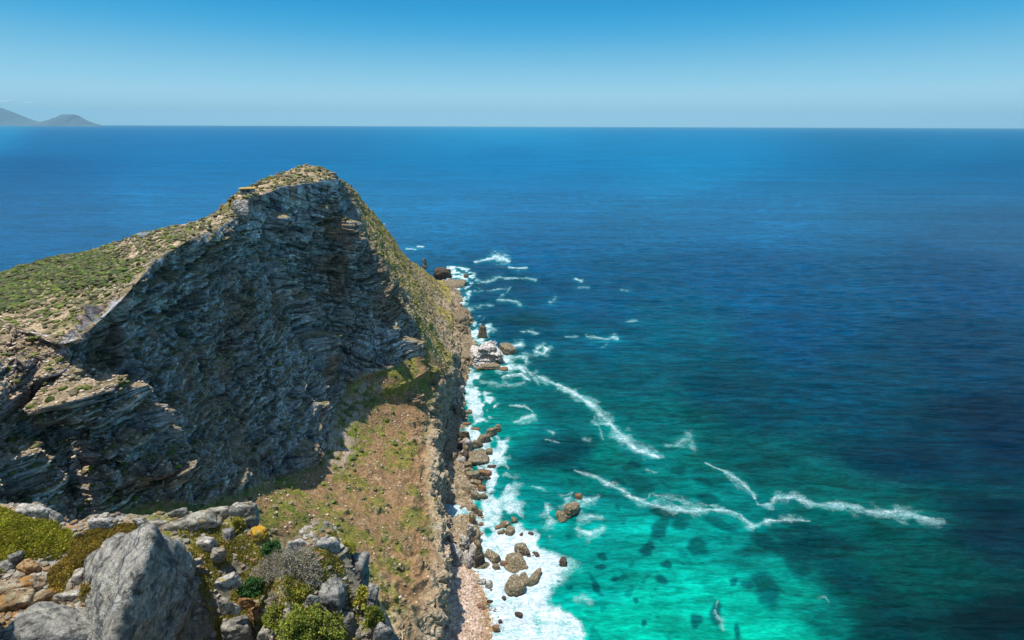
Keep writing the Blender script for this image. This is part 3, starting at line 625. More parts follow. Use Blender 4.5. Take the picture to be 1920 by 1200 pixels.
def lumpy(name, label, cat, loc, lumps, mat, voxel, amp, seed, group=None):
    """one rock of several bulges grown together: the lumps are fused into one skin"""
    Vs, Fs, off = [], [], 0
    for i, (dx, dy, dz, sx, sy, sz, rz) in enumerate(lumps):
        V, F = rock_unit(seed+i*7, 11, 3); V = V*np.array([sx, sy, sz]); c, s_ = math.cos(rz), math.sin(rz)
        V = np.stack([V[:, 0]*c-V[:, 1]*s_+dx, V[:, 0]*s_+V[:, 1]*c+dy, V[:, 2]+dz], 1); Vs.append(V); Fs.append(F+off); off += len(V)
    o = mesh_np('tmp', np.concatenate(Vs), np.concatenate(Fs)); md = o.modifiers.new('r', 'REMESH'); md.mode = 'VOXEL'; md.voxel_size = voxel
    dg = bpy.context.evaluated_depsgraph_get(); me = bpy.data.meshes.new_from_object(o.evaluated_get(dg))
    bpy.data.objects.remove(o)
    b = bmesh.new(); b.from_mesh(me); bmesh.ops.triangulate(b, faces=b.faces)
    V = np.array([v.co[:] for v in b.verts]); F = np.array([[v.index for v in f.verts] for f in b.faces]); b.free()
    par = np.arange(len(V))
    while True:
        m = np.minimum.reduce([par[F[:, 0]], par[F[:, 1]], par[F[:, 2]]]); nw = par.copy()
        for k in range(3): np.minimum.at(nw, F[:, k], m)
        nw = nw[nw]
        if (nw == par).all(): break
        par = nw
    top_ = np.bincount(par).argmax(); kv = par == top_; F = F[kv[F[:, 0]]]; ix_ = np.cumsum(kv)-1; V = V[kv]; F = ix_[F]
    sc = float(np.mean([np.mean(l[3:6]) for l in lumps]))
    V = roughen(V, F, sc*.6, sc*amp, seed)
    o = mesh_np(name, V, F, mat); o.location = loc
    return tag(o, label, cat, group)
def sea_place(u, v, w, hp, h, z=0.0):
    x, y, dz = ray(u, v); c = at(u, v, z+h*.35); t = (c[2]-H)/dz; L = math.sqrt(x*x+y*y+dz*dz); sa = -dz/L; ca = math.sqrt(1-sa*sa)
    m = t/FOC; sx = w*m/2; sy = max((hp*m/1.0-h*ca*.8)/(2*sa), sx*.45)
    return c, sx, sy
G1 = 'rocks standing in the surf below the headland'
SR = [ # u, v, w, hp, h, rz, mat, label
 (830,514,32,22,13,.2,M_DARKR,'dark pointed rock with a whitened top at the far end of the shore'),
 (849,534,46,18,5,.1,M_OLIVE,'low wide brown shelf of rock below the dark pointed rock at the far shore'),
 (875,518,9,8,2.5,0,M_DARKR,'small dark rock alone in the surf at the far end of the shore'),
 (951,654,24,24,8,.5,M_OLIVE,'brown rounded rock against the seaward side of the big whitened rock'),
 (906,626,15,14,13,0,M_OLIVE,'knob of brown rock at the far side of the big whitened rock'),
 (872,668,26,24,6,.3,M_OLIVE,'brown block between the cliff foot and the big whitened rock'),
 (915,687,44,14,3,.05,M_OLIVE,'flat brown shelf at the near foot of the big whitened rock'),
 (945,692,18,8,1.4,0,M_REDR,'low reddish rock awash just right of the big whitened rock'),
 (862,772,24,26,6,.4,M_OLIVE,'brown rounded rock in foam close under the cliff above the long tilted rib'),
 (882,772,12,9,2,.6,M_OLIVE,'small brown rock in foam right of the rounded rock under the cliff'),
 (876,795,18,7,1.6,.1,M_REDR,'low dark red rock in foam between the cliff and open water'),
 (893,805,18,7,1.6,-.05,M_REDR,'low brown rock just beyond the long tilted rib'),
 (877,836,17,26,9,.1,M_GREYR,'pale upright rock at the landward end of the long tilted rib'),
 (897,857,42,30,3,.5,M_OLIVE,'wide cracked flat rock below the long tilted rib'),
 (918,847,14,14,3,0,M_OLIVE,'rounded rock at the seaward corner of the cracked flat rock'),
 (878,872,17,13,3,.3,M_OLIVE,'brown rock between the cracked flat rock and the cliff foot'),
 (925,875,16,7,1.6,.2,M_DARKR,'dark wet rock in white foam right of the cracked flat rock'),
 (874,883,17,9,2.5,0,M_OLIVE,'low olive rock at the cliff foot below the cracked flat rock'),
 (911,887,27,10,2.5,-.25,M_REDR,'long brown rock reaching into the foam above two small wet rocks'),
 (889,892,26,20,4,.6,M_OLIVE,'olive rock with ribbed sides left of two small wet rocks'),
 (904,897,11,7,1.4,-.3,M_DARKR,'small wet rock under the long brown rock, the nearer to the cliff'),
 (917,897,12,5,1.4,-.2,M_DARKR,'small wet rock under the long brown rock, the nearer to open water'),
 (893,904,26,11,3.5,-.25,M_OLIVE,'tilted brown slab on the shore below the ribbed olive rock'),
 (881,920,22,21,5,.2,M_OLIVE,'round olive boulder at the cliff foot below the tilted brown slab'),
 (906,916,15,14,3.5,.1,M_REDR,'orange brown boulder at the edge of the surf beside the round olive boulder'),
 (909,930,14,12,3,.4,M_OLIVE,'brown boulder right below the orange brown boulder'),
 (894,930,16,17,4,0,M_OLIVE,'grey brown boulder left of the brown boulder at the edge of the surf'),
 (892,958,13,16,5,.1,M_OLIVE,'yellowish rock at the cliff foot above the pale shore outcrop'),
 (902,964,9,8,2,.3,M_DARKR,'small dark rock beside the yellowish rock at the cliff foot'),
 (1088,931,15,13,3.0,.4,M_REDR,'small orange rock touching the far end of the rock island'),
 (949,984,20,13,3,.1,M_OLIVE,'broad rock at the back of the four rock cluster in the foam'),
 (936,989,11,9,2,.2,M_REDR,'small reddish rock at the left of the four rock cluster'),
 (943,998,14,12,2.5,.5,M_OLIVE,'olive rock at the near left of the four rock cluster'),
 (959,997,15,19,3,-.45,M_OLIVE,'tall brown rock at the near right of the four rock cluster'),
 (967,975,12,12,2.5,0,M_OLIVE,'single round rock just behind the four rock cluster'),
 (981,1003,9,9,1.4,.5,M_DARKR,'small black rock in foam right of the four rock cluster'),
 (998,1001,11,7,1.4,-.4,M_DARKR,'small black rock in foam, farther right of the four rock cluster'),
 (923,1042,17,32,4,.75,M_OLIVE,'long tilted brown boulder in foam beside the pale shore outcrop'),
 (982,1031,27,22,4.5,.2,M_OLIVE,'rounded rock at the far end of the row of brown rocks in the foam'),
 (966,1055,36,34,4,.5,M_OLIVE,'largest rock of the row of brown rocks in the foam'),
 (948,1058,17,10,2.5,0,M_REDR,'bright orange rock in the row of brown rocks'),
 (932,1063,14,13,2.5,.3,M_OLIVE,'brown rock at the landward end of the row of brown rocks'),
 (905,1060,34,15,3,.15,M_OLIVE,'low rock shelf joining the pale shore outcrop to the foam'),
 (919,1066,8,5,1.0,0,M_REDR,'small red stone on the edge of the foam under the low rock shelf'),
 (967,1101,36,36,4.5,.65,M_OLIVE,'large square olive rock in the foam near the beach'),
 (1007,1083,15,36,4,-.42,M_OLIVE,'upright oblong brown rock standing right of the large square olive rock'),
 (986,1086,15,26,3.5,.35,M_OLIVE,'brown rock wedged between the square olive rock and the oblong rock'),
 (1059,1054,14,17,3,.1,M_DARKR,'lone dark red rock at the outer edge of the foam'),
 (1008,1038,9,12,1.4,.6,M_DARKR,'small dark rock in foam right of the row of brown rocks'),
 (905,1092,18,13,3,.1,M_GREYR,'rounded grey green boulder at the head of the beach'),
 (920,1097,12,16,2.5,-.5,M_GREYR,'grey green boulder in the foam next to the head of the beach'),
 (894,1103,12,8,1.6,0,M_REDR,'flat orange stone on the beach below the rounded grey green boulder'),
 (924,1107,5,6,1,.2,M_DARKR,'tiny dark stone in foam below the grey green boulder'),
 (922,1128,12,6,1.2,.1,M_DARKR,'flat dark stone in the foam beside the ochre part of the beach'),
 (948,1121,8,8,1.4,.8,M_DARKR,'small dark stone alone in foam below the large square olive rock'),
 (975,1152,14,11,1.8,-.4,M_DARKR,'dark rock washed over by foam off the beach'),
 (933,1178,12,17,2.4,.2,M_REDR,'brown block at the water edge of the beach'),
 (904,1137,13,16,2.0,.3,M_REDR,'red brown block on the ochre part of the beach'),
 (941,1166,7,8,1.4,.3,M_DARKR,'small dark block in foam behind the brown block on the beach'),
 (931,1048,4,12,2,.1,M_DARKR,'thin dark fin of rock in the foam behind the long tilted boulder'),
]
for i, (u, v, w, hp, h, rz, mt, lb) in enumerate(SR):
    c, sx, sy = sea_place(u, v, w, hp, h); big_ = w > 20
    rock('sea_rock', lb, 'rock', (c[0], c[1], -h*.12), (sx*1.1, sy*1.12, h*1.2), rz, 100+i*3, mt, 5 if big_ else 4, .17, 8, G1)
rgb_ = np.random.default_rng(77)
for i in range(44):
    v = [700+i*2.6, 820+(i-22)*4.2][i > 21] if i < 34 else 975+(i-34)*9; u = np.interp(v, [700, 730, 760, 790, 815, 850, 900, 930, 960, 1000, 1070], [856, 858, 856, 852, 868, 866, 868, 872, 884, 894, 893])+rgb_.normal()*6
    w = rgb_.uniform(9, 22); h = w*.36*rgb_.uniform(.6, 1.3); c, sx, sy = sea_place(u, v, w, w*.8, h)
    rock('shore_boulder', 'brown boulder in the tumbled band of boulders along the cliff foot', 'boulder', (c[0], c[1], .6), (sx, sy, h), rgb_.uniform(0, 3), 900+i, [M_OLIVE, M_GREYR, M_OLIVE, M_DARKR][i % 4], 4, .16, 8, 'boulders tumbled along the cliff foot')
def lump_px(c0, items, z0=0):
    out = []
    for (u, v, w, hp, h, rz) in items:
        c, sx, sy = sea_place(u, v, w, hp, h); out.append((c[0]-c0[0], c[1]-c0[1], 0, sx, sy, h, rz))
    return out
def shore_mass(label, items, mat, voxel, amp, seed):
    c0 = at(items[0][0], items[0][1], 0)
    return lumpy('sea_rock', label, 'rock', (c0[0], c0[1], -.3), lump_px(c0, items), mat, voxel, amp, seed, G1)
shore_mass('big craggy rock whitened by birds, joined to the shore by foam', [(912,662,48,46,17,.2),(895,668,26,44,13,.1),(930,668,26,34,12,.4),(915,645,36,20,15,0),(905,682,34,16,8,.2),(925,655,20,20,19,.5)], M_GUANO, .42, .26, 31)
shore_mass('dark craggy outcrop at the cliff foot beyond the big whitened rock', [(866,602,30,40,15,.2),(873,590,24,26,11,.1),(860,620,28,28,12,.4),(868,575,18,18,8,.3),(882,600,14,18,6,.3),(862,640,22,22,11,.5)], M_OLIVE, .5, .28, 33)
shore_mass('long tilted rib of brown rock pointing out to sea', [(934,803,17,16,5.5,.3),(922,811,24,18,6,.45),(908,822,26,20,6.5,.45),(894,833,26,20,6,.45),(884,845,20,16,5,.4)], M_OLIVE, .30, .22, 35)
shore_mass('steep rock island of clefted brown rock in turquoise water', [(1056,968,19,26,5,.2),(1068,957,20,30,6.5,-.5),(1078,952,22,30,6,-.4),(1079,940,12,16,4.5,0)], M_OLIVE, .22, .22, 37)
shore_mass('pale craggy shore outcrop at the head of the beach', [(884,1003,14,34,13,.05),(872,1020,22,40,10,.1),(860,1045,26,50,9,.1),(878,1050,24,44,7,.2),(890,1035,16,44,6,0),(868,1080,28,26,5,.2),(888,1075,24,24,4,.4),(893,1020,12,24,5,0)], M_GREYR, .34, .26, 39)
shore_mass('narrow rock buttress at the water edge left of the round rock in foam', [(856,742,22,32,10,.1),(861,724,20,30,9,.2),(851,758,18,30,8,0)], M_GREYR, .4, .26, 41)
# the pillar at the tip
q_ = at(797, 497, 14)
lumpy('rock_stack', 'tall narrow rock pillar standing up at the far tip of the headland', 'rock', (q_[0], q_[1], 12), [(0,0,0,4.2,4.2,5,0),(0.3,0,5,3.0,3,5,.4),(0,0,9.5,2.4,2.6,3.6,.9)], M_OLIVE, .5, .2, 43)
# wet pebbles along the water edge
def pebbles():
    rg = np.random.default_rng(9); P_ = []
    while len(P_) < 900:
        v = rg.uniform(1108, 1215); uc_ = np.interp(v, [1100,1140,1160,1200,1215], [905,925,935,958,962]); u = uc_+rg.normal()*7-4
        P_.append(at(u, v, -.15)+(rg.uniform(.12, .42)*(1.6 if rg.random() < .06 else 1),))
    for _ in range(260):
        v = rg.uniform(855, 945); u = rg.normal()*7+912; P_.append(at(u, v, -.1)+(rg.uniform(.15, .5),))
    for _ in range(60):
        P_.append(at(996+rg.normal()*4, 1040+rg.normal()*5, -.1)+(rg.uniform(.2, .5),)); P_.append(at(1018+rg.normal()*3, 1092+rg.normal()*6, -.1)+(rg.uniform(.15, .45),))
    for _ in range(40): P_.append(at(985+rg.normal()*8, 781+rg.normal()*4, -.2)+(rg.uniform(.3, .7),))
    A = np.array(P_); n = len(A); L = IV[None]*(1+.3*(rg.random((n, len(IV), 1))*2-1))*(A[:, 3][:, None, None])*np.array([1.2, 1, .9])
    V = L+A[:, None, :3]; F = (IF[None]+(np.arange(n)*len(IV))[:, None, None]).reshape(-1, 3)
    c = np.array([(.06, .045, .04), (.10, .06, .045), (.14, .09, .06)])[rg.integers(0, 3, n)]
    o = mesh_np('pebbles', V.reshape(-1, 3), F, M_STONE, {'Col': np.repeat(c[:, None], len(IV), 1).reshape(-1, 3)})
    tag(o, 'dark wet pebbles along the water edge', None, None, 'stuff')
pebbles()
tick('rocks')
# ================================================================== NEAR LEDGE
Z0 = H-9.0
EDGE = [(-900,900),(-200,935),(0,948),(60,955),(120,975),(148,1004),(180,990),(262,980),(300,962),(430,956),(470,968),(503,1002),(522,1030),(585,1022),(636,1026),(664,1052),(690,1085),(706,1125),(738,1165),(775,1230),(820,1330),(860,1500)]
EP = [at(u, v, Z0)[:2] for u, v in EDGE]; EP = np.array([(-26, 12)]+EP[1:]+[(1.5, -4), (-26, -6)])
def seg_dist(X, Y, poly):
    d = np.full(X.shape, 1e9); inside = np.zeros(X.shape, bool); n = len(poly)
    for i in range(n):
        ax, ay = poly[i]; bx, by = poly[(i+1) % n]; ex, ey = bx-ax, by-ay
        t_ = np.clip(((X-ax)*ex+(Y-ay)*ey)/(ex*ex+ey*ey+1e-9), 0, 1); d = np.minimum(d, np.hypot(X-ax-t_*ex, Y-ay-t_*ey))
        c_ = ((ay > Y) != (by > Y)) & (X < (bx-ax)*(Y-ay)/(by-ay+1e-12)+ax); inside ^= c_
    return np.where(inside, -d, d)
GB = [(60,1000,1.2,.45),(110,1040,.9,.25),(200,1000,.8,.22),(250,985,.5,.12),(20,1100,1.3,-.15),(440,1050,.9,-.35),(432,1110,1.1,-1.5),(430,1190,1.0,-1.3),(560,1060,1.0,.55),(600,1110,.9,.5),(620,1035,.5,.35),(660,1120,.6,-.9),(690,1180,.5,-1.2),(360,980,.8,.1),(450,985,.4,-.15)]
def gz_(X, Y, d=None):
    X = np.asarray(X, float); Y = np.asarray(Y, float)
    if d is None: d = seg_dist(X, Y, EP)
    z = np.full(X.shape, Z0)
    for u, v, r, a in GB:
        cx, cy, _ = at(u, v, Z0); z = z+a*np.exp(-((X-cx)**2+(Y-cy)**2)/(r*r))
    P3 = np.stack([X, Y, X*0], -1)
    z = z+fbm(P3/1.3, 3, 401, .5, True)*.15+fbm(P3/.35, 3, 402, .5, True)*.06
    dd = d+.12*fbm(P3/.5, 3, 404)
    z = z-np.where(dd > -.15, ((dd+.15)*3.4+.0*dd), 0)+np.where(dd > .2, fbm(P3/1.1, 3, 403, .5, True)*.6, 0)
    return z
gx = np.concatenate([np.linspace(-26, -13.2, 60)[:-1], np.arange(-13.2, -1.0, .032), np.linspace(-.95, 3, 40)])
gy = np.concatenate([np.linspace(-6, 4.6, 50)[:-1], np.arange(4.6, 13.2, .032), np.linspace(13.3, 18, 30)])
GX, GY = np.meshgrid(gx, gy, indexing='ij'); gd = seg_dist(GX, GY, EP); GZ = gz_(GX, GY, gd)
GP = np.stack([GX, GY, GZ], -1); gu, gv, _ = proj(GP)
na = fbm(GP/.9, 4, 411); nb = fbm(GP/.25, 4, 412); nc = fbm(GP/.07, 3, 413); o1 = np.ones(GX.shape)[..., None]
gc = mixc(o1*np.array([.24, .235, .07]), (.17, .18, .035), sstep(-.2, .3, na+nb*.4))
gc = mixc(gc, (.36, .31, .12), sstep(.05, .4, nb+nc*.3)*.7); gc = mixc(gc, (.40, .22, .09), sstep(.2, .5, nb-na)*.6); gc = mixc(gc, (.45, .43, .38), sstep(.30, .45, nc+nb*.5)*.6)
lf = 1-sstep(230, 300, gu); gc = gc+(mixc(mixc(o1*np.array([.40, .30, .18]), (.42, .22, .08), sstep(.0, .4, nb-na*.5)), (.42, .40, .34), sstep(-.1, .2, na+nb*.5))-gc)*lf[..., None]
off = sstep(-.25, .1, gd+.1*nb); gc = gc+(mixc(o1*np.array([.26, .255, .23]), (.12, .12, .11), sstep(0, .3, nb))-gc)*off[..., None]
gn = grid_normals(GP); gn *= np.sign(gn[..., 2:3]); st_ = 1-sstep(.62, .84, gn[..., 2]+.12*nb); gc = gc+(mixc(o1*np.array([.27, .25, .20]), (.14, .13, .11), sstep(0, .3, nb))-gc)*(st_*.9)[..., None]
def make_ledge_mat():
    t = NT('ledge_ground'); geo = t.n('ShaderNodeNewGeometry').outputs['Position']; c = t.attr('Col').outputs['Color']
    n = t.noise(geo, 7, 8, .7); n2 = t.noise(geo, 40, 5, .7); g = t.ramp(t.math('ADD', t.math('MULTIPLY', n, .6), t.math('MULTIPLY', n2, .4)), .35, .65, .6, 1.4)
    col = t.mix(1.0, c, t.n('ShaderNodeCombineXYZ', {'X': g, 'Y': g, 'Z': g}).outputs[0], 'MULTIPLY')
    return t.bsdf(col, .95, t.bump(t.math('ADD', n, t.math('MULTIPLY', n2, .4)), .06, 1), .1)
ledge = mesh_np('near_ledge', GP.reshape(-1, 3), grid_faces(*GX.shape)[:, ::-1], make_ledge_mat(), {'Col': np.clip(gc, .01, .8).reshape(-1, 3)})
tag(ledge, kind='structure')
BASEG = dict(scale=5.0)
M_GRB = make_rock_mat('grey_boulder_stone', (.32, .31, .27), (.19, .19, .17), (.44, .42, .37), lichen=(.52, .50, .40), lich_amt=.35, scale=3.2)
M_BIG = make_rock_mat('big_boulder_stone', (.43, .40, .33), (.26, .25, .21), (.53, .49, .41), lichen=(.52, .51, .45), lich_amt=.5, scale=2.2, stain=(.15, .16, .155))
M_SLAB = make_rock_mat('lichen_slab_stone', (.42, .39, .31), (.24, .22, .17), (.52, .48, .40), lichen=(.48, .32, .05), lich_amt=.28, scale=3)
M_PALE = make_rock_mat('pale_stone', (.58, .54, .46), (.34, .31, .26), (.70, .66, .58), lichen=(.50, .36, .07), lich_amt=.2, scale=3.4)
M_ORNG = make_rock_mat('orange_stone', (.50, .25, .08), (.26, .13, .05), (.52, .36, .19), scale=3.2)
M_LICH = make_rock_mat('yellow_lichen_stone', (.46, .33, .06), (.26, .22, .12), (.55, .42, .10), lichen=(.62, .33, .02), lich_amt=.9, scale=4)
M_BAND = make_rock_mat('banded_beige_stone', (.46, .37, .22), (.27, .17, .08), (.56, .50, .38), stain=(.48, .25, .08), scale=2.6)
def at2(u, v, dh=0.0):
    """a point dh above the ledge ground seen at the pixel"""
    x, y, z = at(u, v, Z0)
    for _ in range(4):
        g_ = float(gz_(np.array([x]), np.array([y]), np.array([-1.]))[0])+dh; x, y, z = at(u, v, g_)
    return x, y, z
def frock(label, u, v, w, hp, h, rz, seed, mat, tilt=(0, 0), amp=.09, name='boulder', cat='rock', sink=.35, sub=5):
    x, y, z = at2(u, v, h*.3); m = (H-z)/(-ray(u, v)[2])/FOC; sx = w*m/2; sa = .72
    sy = max((hp*m-h*.5)/(2*sa), sx*.3)
    return rock(name, label, cat, (x, y, z-h*.3-h*sink*.3), (sx, sy, h), rz, seed, mat, sub, amp*1.5, 8, None, tilt, True)
# the big boulder, corner by corner
def PT(u, v, dr): return at(u, v, H-dr)
bb = [PT(288,984,7.12),PT(262,1076,7.32),PT(230,1138,7.5),PT(216,1200,7.9),PT(354,1042,8.8),PT(390,1076,9.8),PT(410,1115,10.5),PT(418,1170,11.4),(-7.0,9.5,H-11.8),(-6.75,6.6,H-11.4),(-6.9,7.5,H-11.6),
      PT(258,998,7.5),PT(205,1012,8.35),PT(166,1048,8.8),PT(168,1090,8.85),PT(195,1130,8.6),(-9.1,9.0,H-10.4),(-8.2,6.9,H-10.4),(-7.3,9.4,H-10.5),PT(304,994,7.5)]
V, F = hull_unit(bb, 6, 40); V = roughen(V, F, .9, .15, 77, 1.2); V = roughen(V, F, .28, .035, 78, 1.2)
for nx_, of_ in (((.55, .2, .81), .1), ((.5, .3, .8), .62), ((-.2, .9, .35), .3), ((.5, .25, .83), -.45)):
    pl_ = V@np.array(nx_)+.12*fbm(V/.5, 3, 88)-(V.mean(0)@np.array(nx_))-of_
    V = V-vnorm(V, F)*(np.exp(-(pl_/.022)**2)*.075)[:, None]
c_ = V.mean(0); o = mesh_np('boulder', V-c_, F, M_BIG, smooth=True); o.location = c_
tag(o, 'huge grey boulder with a pointed top, pale on its left face', 'boulder')
frock('long flat grey slab of rock lying on the back rim of the ledge', 362,979,112,44,.34,.36,511,M_SLAB,(.18,-.12),.10)
frock('orange veined rock lump behind the right end of the long flat slab', 412,964,50,22,.26,.2,512,M_SLAB)
frock('pale square block ringed with yellow lichen below the long flat slab', 386,1018,44,26,.22,-.05,513,M_PALE)
frock('dark upright rock right of the pale square block', 431,1008,22,30,.28,.3,514,M_GRB)
frock('rough pinkish crag at the back rim right of the long flat slab', 462,962,50,36,.45,.1,515,M_SLAB)
frock('rock covered in orange yellow lichen on the back right rim', 490,1002,30,34,.26,.6,516,M_LICH)
frock('grey stone on the rim behind the yellow lichen rock', 338,965,42,20,.28,.2,517,M_GRB)
frock('smooth white stone lying in the grass', 428,1088,38,20,.20,.45,518,M_PALE,(.1,-.2))
frock('flat orange stone in the grass beside the dry shrub', 486,1147,44,22,.16,-.2,519,M_ORNG)
frock('small pinkish stone in the grass left of the flat orange stone', 444,1140,17,12,.12,.2,520,M_PALE)
frock('orange brown stone behind the flat orange stone', 462,1128,34,16,.14,.1,521,M_ORNG)
frock('rounded blue grey boulder at the bottom of the view beside the huge boulder', 452,1184,56,52,.45,.2,522,M_GRB)
frock('grey mossy stone right of the rounded blue grey boulder', 505,1188,36,26,.20,.2,523,M_GRB)
frock('cracked white rock on top of the shrubby outcrop', 615,1026,54,34,.38,.25,524,M_PALE,(.1,.15),.14)
frock('white rounded rock at the left end of the cracked white rock', 565,1023,52,18,.35,.1,525,M_PALE)
frock('white rock below the cracked white rock at the edge of the outcrop', 631,1052,30,36,.45,.5,526,M_PALE,(0,.2),.14)
frock('dark layered rock among the green shrubs of the outcrop', 583,1136,30,36,.45,.1,527,M_GRB,(0,.3))
frock('weathered grey rock face on the right side of the shrubby outcrop', 628,1110,44,90,.5,.1,528,M_GRB,(0,.1),.14)
frock('tall blue grey rock with a yellow lichen crown right of the outcrop', 668,1068,46,70,.75,.2,529,M_GRB,(0,.15),.14)
frock('thin upright rock blade at the right rim of the ledge', 697,1118,20,60,.5,.1,530,M_GRB,(0,.2),.12)
frock('blue grey rock at the lower right rim of the ledge', 722,1190,46,50,.5,.4,531,M_GRB)
frock('pale row of low rocks behind the green succulent mat', 66,962,66,18,.26,-.08,532,M_PALE,(0,0),.12)
frock('pale rounded rock behind the gap between the two mats', 108,972,34,24,.30,-.3,533,M_GRB)
frock('long pale rock behind the ochre mat', 192,984,44,13,.25,.15,534,M_PALE)
frock('pale rock between the ochre mat and the huge boulder', 268,985,30,22,.34,.1,535,M_PALE)
frock('white stone in the gap between the two mats', 152,1009,22,18,.22,.5,536,M_PALE)
frock('grey angular rock at the left frame edge under the green mat', 14,1062,40,26,.25,-.1,537,M_GRB)
frock('grey blade of rock leaning right under the green mat', 34,1050,16,34,.35,-.5,538,M_GRB,(0,.35))
frock('long beige rock slab streaked with orange left of the huge boulder', 55,1100,90,34,.26,.42,539,M_BAND,(.15,0),.12)
frock('orange knobbly rock below the green mat', 58,1062,46,26,.25,-.3,540,M_ORNG,(0,0),.14)
frock('orange and cream layered rock at the left frame edge', 22,1130,80,44,.28,.45,541,M_BAND,(.2,0),.12)
frock('cream streaked rock between the orange layered rock and the grey slab', 78,1126,54,28,.22,.5,542,M_BAND)
frock('narrow pale ledge stone above the grey slab', 132,1121,62,16,.20,-.03,543,M_PALE)
frock('white rough stones left of the foot of the huge boulder', 148,1084,26,30,.22,.4,544,M_PALE,(0,0),.14)
frock('wide smooth grey slab at the bottom left of the view', 118,1180,190,84,.32,-.12,545,M_GRB,(.06,.03),.05,sub=6)
frock('brown knob of rock at the foot of the huge boulder', 222,1160,34,24,.30,.2,546,M_SLAB)
x_, y_, z_ = at2(-225, 1180, 1.0)  # unseen boulder, added to throw shade on the near left corner of the ledge
rock('boulder', 'tall dark boulder added unseen outside the left frame edge to cast shade', 'rock', (x_, y_, z_-.2), (1.25, 1.0, 2.3), .4, 547, M_GRB, 5, .09)
frock('grey stone half buried in grass above the dry shrubs', 545, 1050, 34, 22, .22, .3, 560, M_GRB)
frock('pale stone between the dry shrubs and the cracked white rock', 592, 1052, 26, 20, .24, .1, 561, M_PALE)
frock('mossy grey rock at the bottom of the outcrop beside the green shrubs', 650, 1168, 36, 44, .35, .3, 562, M_GRB)
frock('grey rock below the long flat slab with grass round it', 412, 1038, 30, 18, .18, .1, 563, M_SLAB)
frock('small cream stone in the grass under the pale square block', 372, 1052, 18, 10, .10, .4, 564, M_PALE)
frock('brown stone leaning on the right side of the huge boulder', 425, 1132, 24, 20, .2, .2, 565, M_SLAB)
frock('tan slab edge on the rim between the two mats and the slab', 300, 985, 40, 16, .18, .1, 566, M_SLAB)
frock('cream rock wedged under the right end of the ochre mat', 215, 1020, 24, 12, .15, .2, 567, M_PALE)
# ---------------------------------------------------------------- foliage
def leaves(name, label, cat, centre, n, size, cols, surf, seed, kind=None, up=.5, stalk=None, mat=None):
    """surf(rg, n) -> points and outward directions; each leaf is a small folded blade"""
    rg = np.random.default_rng(seed); P_, Nn = surf(rg, n); n = len(P_)
    D_ = Nn*up+rg.normal(size=(n, 3))*.7; D_ /= np.linalg.norm(D_, axis=1, keepdims=True)
    A = np.cross(D_, rg.normal(size=(n, 3))); A /= np.linalg.norm(A, axis=1, keepdims=True)+1e-9
    B = np.cross(D_, A)
    s = size*(.55+.9*rg.random((n, 1))); w = s*.36
    v0 = P_; v1 = P_+D_*s*.55+A*w; v2 = P_+D_*s; v3 = P_+D_*s*.55-A*w+B*w*.5
    V = np.stack([v0, v1, v2, v3], 1).reshape(-1, 3); i = np.arange(n)*4
    F = np.concatenate([np.stack([i, i+1, i+2], 1), np.stack([i, i+2, i+3], 1)])
    cc = np.array(cols)[rg.integers(0, len(cols), n)]
    cl = fbm(P_/(.22), 2, seed)[:, None]; cc = np.clip(cc*(.8+.4*rg.random((n, 1)))*(1+.5*cl), 0, 1)
    o = mesh_np(name, V-np.array(centre), F, mat or M_LEAF, {'Col': np.repeat(cc[:, None], 4, 1).reshape(-1, 3)})
    o.location = centre
    return tag(o, label, cat, None, kind)
def mat_surf(poly, bulge, sl, hole=None):
    pw = np.array([at2(u, v, .12)[:2] for u, v in poly])
    def f(rg, n):
        lo, hi = pw.min(0), pw.max(0); X = rg.uniform(lo[0], hi[0], n*3); Y = rg.uniform(lo[1], hi[1], n*3)
        d = seg_dist(X, Y, pw)+.10*fbm(np.stack([X, Y, X*0], -1)/.3, 3, sl); k = d < 0
        if hole is not None: k &= fbm(np.stack([X, Y, X*0], -1)/.5, 3, sl+7) > hole
        X, Y, d = X[k][:n], Y[k][:n], d[k][:n]
        z = gz_(X, Y, np.full(X.shape, -1.))+bulge*np.clip(-d/.35, 0, 1)**.5*(1+.25*fbm(np.stack([X, Y, X*0], -1)/.35, 2, sl+1))+np.abs(fbm(np.stack([X, Y, X*0], -1)/.11, 2, sl+2))*.07+rg.normal(size=len(X))*.012
        return np.stack([X, Y, z], -1), np.tile([0, -.15, 1.], (len(X), 1))
    return f
MAT1 = [(-160,935),(0,945),(50,968),(105,978),(140,1005),(135,1035),(95,1048),(60,1040),(30,1060),(-20,1070),(-160,1060)]
MAT2 = [(158,1000),(190,985),(235,974),(262,980),(255,1000),(228,1018),(205,1032),(175,1045),(160,1062),(130,1075),(125,1100),(95,1128),(85,1105),(100,1060),(130,1030)]
YG = [(.46, .46, .04), (.36, .38, .035), (.54, .50, .05), (.22, .26, .03), (.42, .33, .07)]
OC = [(.54, .36, .05), (.44, .37, .07), (.32, .29, .07), (.38, .24, .08), (.24, .21, .06)]
c1 = at2(60, 1010); c2 = at2(170, 1030)
leaves('succulent_mat', 'dense yellow green mat of low succulents at the left rim of the ledge', 'plant', c1, 60000, .036, YG, mat_surf(MAT1, .11, 601), 701, up=.9)
leaves('succulent_mat', 'ochre and olive mat of low plants draped left of the huge boulder', 'plant', c2, 42000, .030, OC, mat_surf(MAT2, .05, 611), 702, up=.9)
GR = [(320,972),(455,990),(520,1045),(585,1032),(636,1036),(655,1090),(675,1180),(640,1260),(430,1260),(400,1120),(350,1030)]
leaves('grass', 'short yellow green grass on the ledge', None, at2(450, 1100), 115000, .032, [(.46, .44, .07), (.36, .37, .07), (.55, .47, .15), (.26, .28, .06), (.50, .36, .13)], mat_surf(GR, .0, 621, -.28), 703, kind='stuff', up=1.2)
